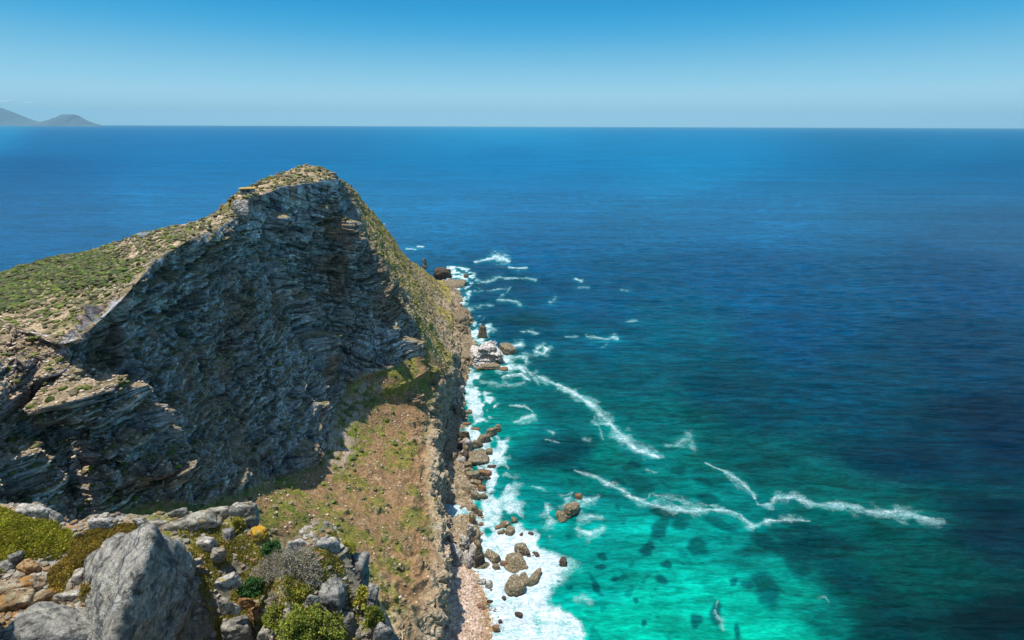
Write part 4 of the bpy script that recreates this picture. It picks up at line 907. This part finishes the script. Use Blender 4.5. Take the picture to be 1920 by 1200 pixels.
def bush_surf(c, r):
    def f(rg, n):
        d = rg.normal(size=(n*2, 3)); d[:, 2] = np.abs(d[:, 2])*.9; d /= np.linalg.norm(d, axis=1, keepdims=True)
        q = .60+.52*fbm(d*2.0+c[0], 3, int(abs(c[1]*10)))+.16*fbm(d*6+3, 2, 5)
        rr = q*(rg.random(len(d))**.4*.75+.35); k = rg.random(len(d)) < np.clip(.75+.9*fbm(d*3.3+9, 2, 8), .15, 1)
        P_ = (np.array(c)+d*rr[:, None]*np.array(r)*1.35)[k][:n]; return P_, d[k][:n]
    return f
def twigs(name, c, r, n, col, seed, parent, th=.006):
    """bare branching twigs as thin three-sided rods"""
    rg = np.random.default_rng(seed); S, E = [], []
    for i in range(n):
        d = rg.normal(size=3); d[2] = abs(d[2])*1.0+.15; d /= np.linalg.norm(d); L = .6+.45*rg.random()
        p0 = np.array(c)+np.array([rg.normal()*.05, rg.normal()*.05, -.02]); p_ = p0
        for k in range(4):
            d2 = d+rg.normal(size=3)*.28; d2 /= np.linalg.norm(d2); e = p_+d2*np.array(r)*L/3.4; S.append((p_, 1-k*.2)); E.append(e)
            if k > 0:
                for _ in range(2):
                    d3 = d2+rg.normal(size=3)*.7; d3 /= np.linalg.norm(d3); S.append((e, .45)); E.append(e+d3*np.array(r)*.22)
            p_ = e; d = d2
    A = np.array([s[0] for s in S]); W_ = np.array([s[1] for s in S])[:, None]*th; B = np.array(E); D_ = B-A; D_ /= np.linalg.norm(D_, axis=1, keepdims=True)+1e-9
    X = np.cross(D_, [.3, .2, .9]); X /= np.linalg.norm(X, axis=1, keepdims=True)+1e-9; Y = np.cross(D_, X); V = []
    for k in range(3):
        a = k*2.094; o_ = (X*math.cos(a)+Y*math.sin(a))*W_; V += [A+o_, B+o_*.6]
    V = np.stack(V, 1); m = len(A); F = []
    for k in range(3):
        a, b = 2*k, 2*((k+1) % 3); F.append(np.array([a, a+1, b+1, b]))
    F = (np.array(F)[None]+(np.arange(m)*6)[:, None, None]).reshape(-1, 4)
    cc = np.array(col)[None]*(.7+.6*rg.random((m, 1))); o = mesh_np(name, V.reshape(-1, 3)-np.array(c), F, M_STONE, {'Col': np.repeat(np.clip(cc, 0, 1)[:, None], 6, 1).reshape(-1, 3)})
    o.parent = parent; return o
def shrub(label, u, v, w, hgt, cols, seed, nleaf=9000, ls=.03, ntwig=40, tcol=(.26, .22, .17), up=.5, squash=.8):
    x, y, z = at2(u, v, hgt*.3); z -= hgt*.3; m = (H-z)/(-ray(u, v)[2])/FOC; r = w*m/2
    root = empty('shrub', (x, y, z)); tag(root, label, 'shrub'); c = (x, y, z); rr = (r, r*squash, hgt)
    if nleaf:
        o = leaves('foliage', None, None, c, nleaf, ls, cols, bush_surf(c, rr), seed, up=up); o.parent = root; o.location = (0, 0, 0)
    if ntwig:
        o = twigs('twigs', c, rr, ntwig, tcol, seed+1, root); o.location = (0, 0, 0)
    return root
DRY = [(.46, .40, .31), (.36, .31, .23), (.54, .48, .38), (.28, .25, .15), (.32, .30, .14)]
GRN = [(.22, .27, .04), (.30, .34, .045), (.14, .18, .03), (.38, .38, .06)]
YEL = [(.46, .42, .05), (.36, .37, .05), (.55, .44, .08), (.24, .26, .04)]
DGR = [(.07, .19, .05), (.10, .25, .06), (.04, .12, .03)]
shrub('large dry grey shrub of bare twigs on the outcrop', 560, 1062, 96, .62, DRY, 801, 11000, .026, 150, (.36, .32, .26), .7)
shrub('dry pale shrub at the upper left of the outcrop, smaller than the large grey one', 512, 1068, 58, .45, DRY, 803, 6000, .024, 90, (.36, .32, .26), .7)
shrub('dry brown shrub beside the white rock edge of the outcrop', 606, 1072, 52, .45, DRY, 805, 6000, .024, 80, (.30, .25, .19), .7)
shrub('dark green shrub low on the left of the outcrop', 476, 1102, 46, .40, DGR, 807, 8000, .034, 30)
shrub('dark green shrub at the back of the outcrop beside the dry shrub', 513, 1034, 34, .32, DGR, 809, 5000, .030, 20)
shrub('yellow green shrub in the middle of the outcrop', 562, 1105, 56, .42, YEL, 811, 9000, .032, 30)
shrub('bright green leafy shrub at the bottom middle of the outcrop', 575, 1172, 90, .45, GRN, 813, 15000, .040, 40)
shrub('green shrub at the lower left foot of the outcrop', 528, 1160, 56, .36, GRN, 815, 8000, .036, 30)
shrub('twiggy grey bush between two green shrubs at the foot of the outcrop', 520, 1130, 40, .30, DRY, 817, 3000, .024, 80, (.42, .40, .36))
shrub('green shrub spilling down the right side of the outcrop', 625, 1180, 60, .45, GRN, 819, 9000, .038, 30)
shrub('yellow green bush rooted on the right rim below the lichen rock', 688, 1122, 32, .36, YEL, 821, 6000, .034, 20)
shrub('green bush hanging at the lower right rim', 704, 1158, 38, .36, GRN, 823, 6000, .034, 20)
shrub('yellow bush at the top of the tall blue grey rock', 656, 1028, 28, .22, YEL, 825, 3500, .028, 14)
shrub('olive bush growing against the left foot of the huge boulder', 182, 1112, 54, .36, OC, 827, 9000, .030, 40)
shrub('ochre tuft in the crack below the left face of the huge boulder', 200, 1145, 30, .24, OC, 829, 4000, .028, 20)
shrub('yellow green bush behind the yellow lichen rock', 452, 988, 24, .36, YEL, 831, 3500, .030, 16)
def ledge_gravel():
    rg = np.random.default_rng(21); u = rg.uniform(-20, 740, 9000); v = rg.uniform(955, 1215, 9000); zc = Z0; dz = sP-0; b = (600-v)/FOC
    ry = cP+b*sP; rz_ = -sP+b*cP; t = (Z0-H)/rz_; X = (u-960)/FOC*t; Y = ry*t; d = seg_dist(X, Y, EP); k = d < -.05; X, Y = X[k], Y[k]; n = len(X)
    Z = gz_(X, Y, d[k]); s = .012+.06*rg.random(n)**4
    L = IV[None]*(1+.3*(rg.random((n, len(IV), 1))*2-1))*s[:, None, None]*np.array([1.2, 1, .7]); V = L+np.stack([X, Y, Z+s*.3], -1)[:, None]
    F = (IF[None]+(np.arange(n)*len(IV))[:, None, None]).reshape(-1, 3); c = np.array([(.28, .26, .21), (.24, .19, .13), (.28, .17, .08), (.38, .35, .29), (.15, .14, .11)])[rg.integers(0, 5, n)]
    o = mesh_np('gravel', V.reshape(-1, 3), F, M_STONE, {'Col': np.repeat(c[:, None], len(IV), 1).reshape(-1, 3)}); tag(o, 'gravel and stone chips on the ledge', None, None, 'stuff')
ledge_gravel()
tick('fore')
# ================================================================== SMALL THINGS ON THE HEADLAND
def ground_at(u, v, rmin=1.5, rmax=10.5):
    m = (RI > rmin) & (RI < rmax) & (TD > 50); e = np.where(m, np.hypot(TU-u, TV-v)+TD*.004, 1e9); k = np.unravel_index(e.argmin(), e.shape); return TG[k]
def box(bm_, lo, hi, bevel=0):
    b = bmesh.ops.create_cube(bm_, size=1)['verts']
    for v in b: v.co = Vector([lo[i]+(hi[i]-lo[i])*(v.co[i]+.5) for i in range(3)])
def part(name, boxes, mat, parent, bev=.04):
    b = bmesh.new()
    for lo, hi in boxes: box(b, lo, hi)
    if bev: bmesh.ops.bevel(b, geom=list(b.edges), offset=bev, segments=1, affect='EDGES')
    me = bpy.data.meshes.new(name); b.to_mesh(me); b.free(); me.materials.append(mat); o = bpy.data.objects.new(name, me); COL.objects.link(o); o.parent = parent; return o
M_CONC = simple_mat('old_concrete', (.30, .30, .29), .9, .35, 1.2, .05)
M_ROOFY = simple_mat('lichened_roof', (.52, .36, .12), .9, .3, .8, .03)
M_DARKIN = simple_mat('dark_opening', (.02, .02, .022), .9)
M_WHITE = simple_mat('white_paint', (.78, .77, .74), .6, .08)
g = ground_at(466, 366); hx, hy = g[0], g[1]
hut = empty('lookout_hut', (hx, hy, g[2]-.6), .28); tag(hut, 'small flat roofed stone lookout hut on the edge of the summit cliff', 'hut')
part('wall', [((-3.3,-2.2,0),(3.3,-1.9,1.9)),((-3.3,1.9,0),(3.3,2.2,3.4)),((-3.3,-1.9,0),(-3.0,1.9,1.9)),((3.0,-1.9,0),(3.3,1.9,3.4)),((-3.3,-2.2,1.9),(-3.0,-1.9,3.4)),((-.9,-2.2,1.9),(-.5,-1.9,3.4)),((1.4,-2.2,1.9),(3.3,-1.9,3.4)),((-3.3,1.6,1.9),(-3.0,1.9,3.4))], M_CONC, hut)
part('roof', [((-3.9,-2.8,3.4),(3.9,2.8,3.85))], M_ROOFY, hut)
part('floor', [((-2.95,-1.85,.3),(2.95,1.85,.5))], M_CONC, hut)
g = ground_at(452, 384); rock('summit_crag', 'square grey crag at the left end of the summit cliff below the hut', 'rock', (g[0]-.6, g[1], g[2]-3.6), (4.2, 4.0, 5.6), .3, 951, M_GREYR, 5, .14, 6)
g = ground_at(622, 330); rock('summit_crag', 'broken grey crag at the right end of the summit cliff', 'rock', (g[0], g[1], g[2]-2.0), (3.4, 3.0, 3.6), .5, 957, M_GREYR, 5, .16, 7)
# white wall of the lookout platform
g = ground_at(281, 444); plat = empty('viewpoint_wall', (g[0], g[1], g[2]-.5), .12); tag(plat, 'low whitewashed parapet wall of a viewing platform on the left skyline', 'wall')
part('parapet', [((-4.6,-1.5,.0),(-4.2,1.5,1.6)),((-4.2,1.1,.0),(3.6,1.5,1.6)),((-4.2,-1.5,0),(1.5,-1.1,1.3))], M_WHITE, plat)
part('paving', [((-4.15,-1.05,.1),(3.6,1.05,.55))], M_CONC, plat)
g = ground_at(722, 426, 1.9, 4.5); tw = empty('light_tower', (g[0], g[1], g[2]-1.5), .2); tag(tw, 'tiny white light tower peeping over the right slope of the headland', 'tower')
part('tower_wall', [((-1.3,-1.3,0),(1.3,1.3,3.8))], M_WHITE, tw); part('lantern_room', [((-.8,-.8,3.82),(.8,.8,5.0))], M_WHITE, tw); part('roof', [((-1,-1,5.02),(1,1,5.25))], M_WHITE, tw)
def person(u, v, rz, shirt, trousers, label, stride=.25):
    """one skin grown over a skeleton, with hair and clothes as parts"""
    g = ground_at(u, v, 1.9, 4.05); root = empty('person', (g[0], g[1], g[2]+.12), rz); tag(root, label, 'person', 'walkers on the headland path')
    s = stride
    J = {'pel':(0,0,.95,.13),'che':(0,0,1.25,.15),'nec':(0,0,1.46,.055),'hea':(0,.01,1.56,.075),'top':(0,.0,1.68,.085),
         'ls':(-.18,0,1.40,.06),'le':(-.25,-.06,1.12,.045),'lw':(-.24,.06,.88,.035),'lh':(-.24,.09,.80,.035),'rs':(.18,0,1.40,.06),'re':(.25,.02,1.12,.045),'rw':(.24,.16,.92,.035),'rh':(.24,.2,.86,.035),
         'lk':(-.10,s*.6,.50,.065),'la':(-.10,s*.8,.09,.045),'lt':(-.10,s*.8+.16,.05,.04),'lp':(-.10,0,.90,.09),'rp':(.10,0,.90,.09),'rk':(.10,-s*.2,.50,.065),'ra':(.10,-s*.8,.12,.045),'rt':(.10,-s*.8+.15,.06,.04)}
    E = [('pel','che'),('che','nec'),('nec','hea'),('hea','top'),('che','ls'),('ls','le'),('le','lw'),('lw','lh'),('che','rs'),('rs','re'),('re','rw'),('rw','rh'),('pel','lp'),('lp','lk'),('lk','la'),('la','lt'),('pel','rp'),('rp','rk'),('rk','ra'),('ra','rt')]
    def grow(name, names, edges, fat, mat):
        ks = list(names); me = bpy.data.meshes.new(name); me.from_pydata([J[k][:3] for k in ks], [(ks.index(a), ks.index(b)) for a, b in edges], [])
        o = bpy.data.objects.new(name, me); COL.objects.link(o); sm = o.modifiers.new('s', 'SKIN'); o.modifiers.new('b', 'SUBSURF').levels = 1
        for i, k in enumerate(ks): r_ = J[k][3]*fat; me.skin_vertices[0].data[i].radius = (r_, r_); me.skin_vertices[0].data[i].use_root = (i == 0)
        dg = bpy.context.evaluated_depsgraph_get(); m2 = bpy.data.meshes.new_from_object(o.evaluated_get(dg)); bpy.data.objects.remove(o)
        m2.materials.clear(); m2.materials.append(mat); o = bpy.data.objects.new(name, m2); COL.objects.link(o); o.parent = root; return o
    grow('body', J, E, 1, M_SKIN)
    grow('shirt', ['pel','che','ls','le','rs','re'], [('pel','che'),('che','ls'),('ls','le'),('che','rs'),('rs','re')], 1.22, simple_mat('cloth', shirt, .9, .1))
    grow('trousers', ['pel','lp','lk','la','rp','rk','ra'], [('pel','lp'),('lp','lk'),('lk','la'),('pel','rp'),('rp','rk'),('rk','ra')], 1.25, simple_mat('cloth', trousers, .9, .1))
    b = bmesh.new(); bmesh.ops.create_icosphere(b, subdivisions=2, radius=.108)
    for v_ in list(b.verts):
        v_.co.z *= .95
        if v_.co.z < -.04 and v_.co.y > -.02: v_.co.z = -.02
    bmesh.ops.translate(b, vec=(0, -.018, 1.665), verts=b.verts); me = bpy.data.meshes.new('hair'); b.to_mesh(me); b.free(); me.materials.append(M_HAIR); o = bpy.data.objects.new('hair', me); COL.objects.link(o); o.parent = root
M_SKIN = simple_mat('skin', (.50, .32, .23), .6, .08); M_HAIR = simple_mat('hair', (.05, .035, .025), .7)
for a in [(177,472,.4,(.85,.86,.88),(.30,.42,.60),'walker in white standing alone on the skyline above the green heath'),
 (311,440,1.2,(.70,.35,.38),(.12,.12,.16),'walker in a pink shirt, leftmost of the group on the bare ridge path'),
 (318,436,.3,(.35,.10,.12),(.08,.08,.10),'walker in a dark red shirt in the group on the bare ridge path'),
 (321,434,2.2,(.85,.84,.84),(.15,.15,.20),'walker in a white shirt, rightmost of the group on the bare ridge path'),
 (324,446,.8,(.75,.72,.85),(.25,.22,.35),'walker in lilac on the ridge just below the group of three'),
 (306,450,2.9,(.55,.20,.22),(.20,.10,.12),'walker in a brick red shirt stooping below the ridge path'),
 (420,408,.2,(.55,.58,.80),(.10,.10,.15),'walker in a pale blue shirt at the foot of the summit steps'),
 (426,406,1.6,(.80,.76,.72),(.16,.14,.14),'walker in a cream shirt at the foot of the summit steps')]: person(*a)
# far mountains across the bay and their cloud
def range_(name, label, u0, u1, base, prof, dist, thick, col, seed):
    pts = 120; X0, Y0, _ = att(u0, 233, dist); X1, Y1, _ = att(u1, 233, dist); Vv = []
    for i in range(pts):
        s = i/(pts-1); x = X0+(X1-X0)*s; y = Y0+(Y1-Y0)*s; h = float(np.interp(u0+(u1-u0)*s, [q[0] for q in prof], [q[1] for q in prof]))*dist/1000
        for j in range(25):
            w = j/24*2-1; a = max(0, 1-abs(w)**1.3); Vv.append((x+w*thick*.3, y+w*thick, h*a))
    V = np.array(Vv); k = V[:, 2:3]/(V[:, 2].max()+1); V[:, 2] += (fbm(V/900, 4, seed, .5, True)*70*np.clip(k*3, 0, 1)[:, 0]); V[:, 2] -= 6*(k[:, 0] < .01)
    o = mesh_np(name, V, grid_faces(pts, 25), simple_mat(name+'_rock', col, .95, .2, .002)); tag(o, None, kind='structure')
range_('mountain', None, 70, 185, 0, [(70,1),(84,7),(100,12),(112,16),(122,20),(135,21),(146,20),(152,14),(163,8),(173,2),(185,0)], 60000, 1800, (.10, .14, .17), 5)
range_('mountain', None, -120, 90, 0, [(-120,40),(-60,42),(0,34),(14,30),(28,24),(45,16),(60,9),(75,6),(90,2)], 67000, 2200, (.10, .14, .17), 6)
def cloud(u, v, w, h, dist, seed, label):
    c = att(u, v, dist); m = dist/1000; rg = np.random.default_rng(seed); Vs, Fs, off = [], [], 0
    V = IV2.copy(); V = V*np.array([w*m/2, w*m*.15, h*m/2]); V += fbm(V/(h*m)+seed, 3, seed)[:, None]*np.array([.3, .1, .35])*h*m
    t = NT('cloud_vapour'); b = t.n('ShaderNodeBsdfPrincipled', {'Base Color': (.85, .9, .95, 1), 'Roughness': 1.0, 'Alpha': .55}); t.t.links.new(b.outputs[0], t.out.inputs[0])
    o = mesh_np('cloud', V, IF2, t.m, smooth=True); o.location = c; tag(o, label, 'cloud')
cloud(12, 194, 30, 4, 150000, 3, 'thin white cloud over the far mountains at the left edge')
cloud(54, 196, 22, 3, 150000, 4, 'fainter thin cloud right of the cloud at the left edge')
tick('small')
# ================================================================== LIGHT, AIR, CAMERA
SUN_EL, SUN_AZ = R(76), R(-86)      # azimuth measured from +Y towards +X
sdir = Vector((math.sin(SUN_AZ)*math.cos(SUN_EL), math.cos(SUN_AZ)*math.cos(SUN_EL), math.sin(SUN_EL)))
ld = bpy.data.lights.new('sun', 'SUN'); ld.energy = 5.0; ld.angle = R(.53); ld.color = (1, .94, .84)
sun = bpy.data.objects.new('sun', ld); COL.objects.link(sun); sun.rotation_euler = sdir.to_track_quat('Z', 'Y').to_euler(); sun.location = (-200, 200, 500)
W = bpy.data.worlds.new('World'); SC.world = W; W.use_nodes = True; nt = W.node_tree; nt.nodes.clear()
sk = nt.nodes.new('ShaderNodeTexSky'); sk.sky_type = 'NISHITA'; sk.sun_disc = False; sk.sun_elevation = SUN_EL; sk.sun_rotation = SUN_AZ
sk.altitude = 235; sk.air_density = 1.0; sk.dust_density = .35; sk.ozone_density = 1.2
hs = nt.nodes.new('ShaderNodeHueSaturation'); hs.inputs['Saturation'].default_value = 1.0; hs.inputs['Hue'].default_value = .5
bg = nt.nodes.new('ShaderNodeBackground'); bg.inputs['Strength'].default_value = .145
wo = nt.nodes.new('ShaderNodeOutputWorld')
nt.links.new(sk.outputs[0], hs.inputs['Color']); nt.links.new(hs.outputs[0], bg.inputs[0]); nt.links.new(bg.outputs[0], wo.inputs[0])
mul = nt.nodes.new('ShaderNodeMix'); mul.data_type = 'RGBA'; mul.blend_type = 'MULTIPLY'; mul.inputs[0].default_value = 1; mul.inputs[7].default_value = (.82, .98, 1.06, 1)
nt.links.new(hs.outputs[0], mul.inputs[6])
tc_ = nt.nodes.new('ShaderNodeTexCoord'); sx_ = nt.nodes.new('ShaderNodeSeparateXYZ'); nt.links.new(tc_.outputs['Generated'], sx_.inputs[0])
cr_ = nt.nodes.new('ShaderNodeValToRGB'); e_ = cr_.color_ramp; e_.interpolation = 'B_SPLINE'; KS = 1/.145
for i, (p_, c__) in enumerate([(0, (.46, .75, .93)), (.022, (.46, .74, .92)), (.045, (.44, .74, .92)), (.066, (.32, .68, .88)), (.10, (.19, .54, .80)), (.14, (.05, .42, .76)), (.19, (.003, .30, .67)), (.30, (.003, .20, .52)), (.5, (.01, .14, .40))]):
    el = e_.elements[i] if i < 2 else e_.elements.new(p_)
    el.position = p_; el.color = (*c__, 1)
nt.links.new(sx_.outputs[2], cr_.inputs[0])
sc_ = nt.nodes.new('ShaderNodeMix'); sc_.data_type = 'RGBA'; sc_.blend_type = 'MULTIPLY'; sc_.inputs[0].default_value = 1; sc_.clamp_result = False
nt.links.new(cr_.outputs[0], sc_.inputs[6]); sc_.inputs[7].default_value = (KS, KS, KS, 1)
mr_ = nt.nodes.new('ShaderNodeMapRange'); mr_.inputs['From Min'].default_value = .18; mr_.inputs['From Max'].default_value = .5; nt.links.new(sx_.outputs[2], mr_.inputs[0])
mx_ = nt.nodes.new('ShaderNodeMix'); mx_.data_type = 'RGBA'; nt.links.new(mr_.outputs[0], mx_.inputs[0]); nt.links.new(sc_.outputs[2], mx_.inputs[6]); nt.links.new(mul.outputs[2], mx_.inputs[7])
nt.links.new(mx_.outputs[2], bg.inputs[0])
b_ = bmesh.new(); bmesh.ops.create_cube(b_, size=1); bmesh.ops.scale(b_, vec=(260000, 260000, 3100), verts=b_.verts); bmesh.ops.translate(b_, vec=(0, 0, 1550-9), verts=b_.verts)
me_ = bpy.data.meshes.new('haze'); b_.to_mesh(me_); b_.free(); hz = bpy.data.objects.new('haze', me_); COL.objects.link(hz)
hm = NT('haze_air'); pv = hm.n('ShaderNodeVolumePrincipled', {'Color': (.42, .84, 1.0, 1), 'Density': 8.5e-6, 'Anisotropy': 0.0}); hm.t.links.new(pv.outputs[0], hm.out.inputs['Volume']); me_.materials.append(hm.m)
tag(hz, 'pale blue sea haze over the water', None, None, 'stuff')
cam = bpy.data.cameras.new('camera'); co_ = bpy.data.objects.new('camera', cam); COL.objects.link(co_)
cam.sensor_width = 36; cam.lens = 36*FOC/1920; cam.clip_start = .1; cam.clip_end = 400000
co_.location = (0, 0, H); co_.rotation_euler = (math.pi/2-P, R(-.18), 0)
SC.camera = co_
SC.view_settings.view_transform = 'Standard'; SC.view_settings.look = 'None'; SC.view_settings.exposure = 0; SC.view_settings.gamma = 1
SC.cycles.max_bounces = 6; SC.cycles.diffuse_bounces = 3; SC.cycles.glossy_bounces = 2; SC.cycles.transmission_bounces = 2; SC.cycles.volume_bounces = 0
SC.cycles.transparent_max_bounces = 6; SC.cycles.caustics_reflective = False; SC.cycles.caustics_refractive = False
SC.cycles.use_denoising = True
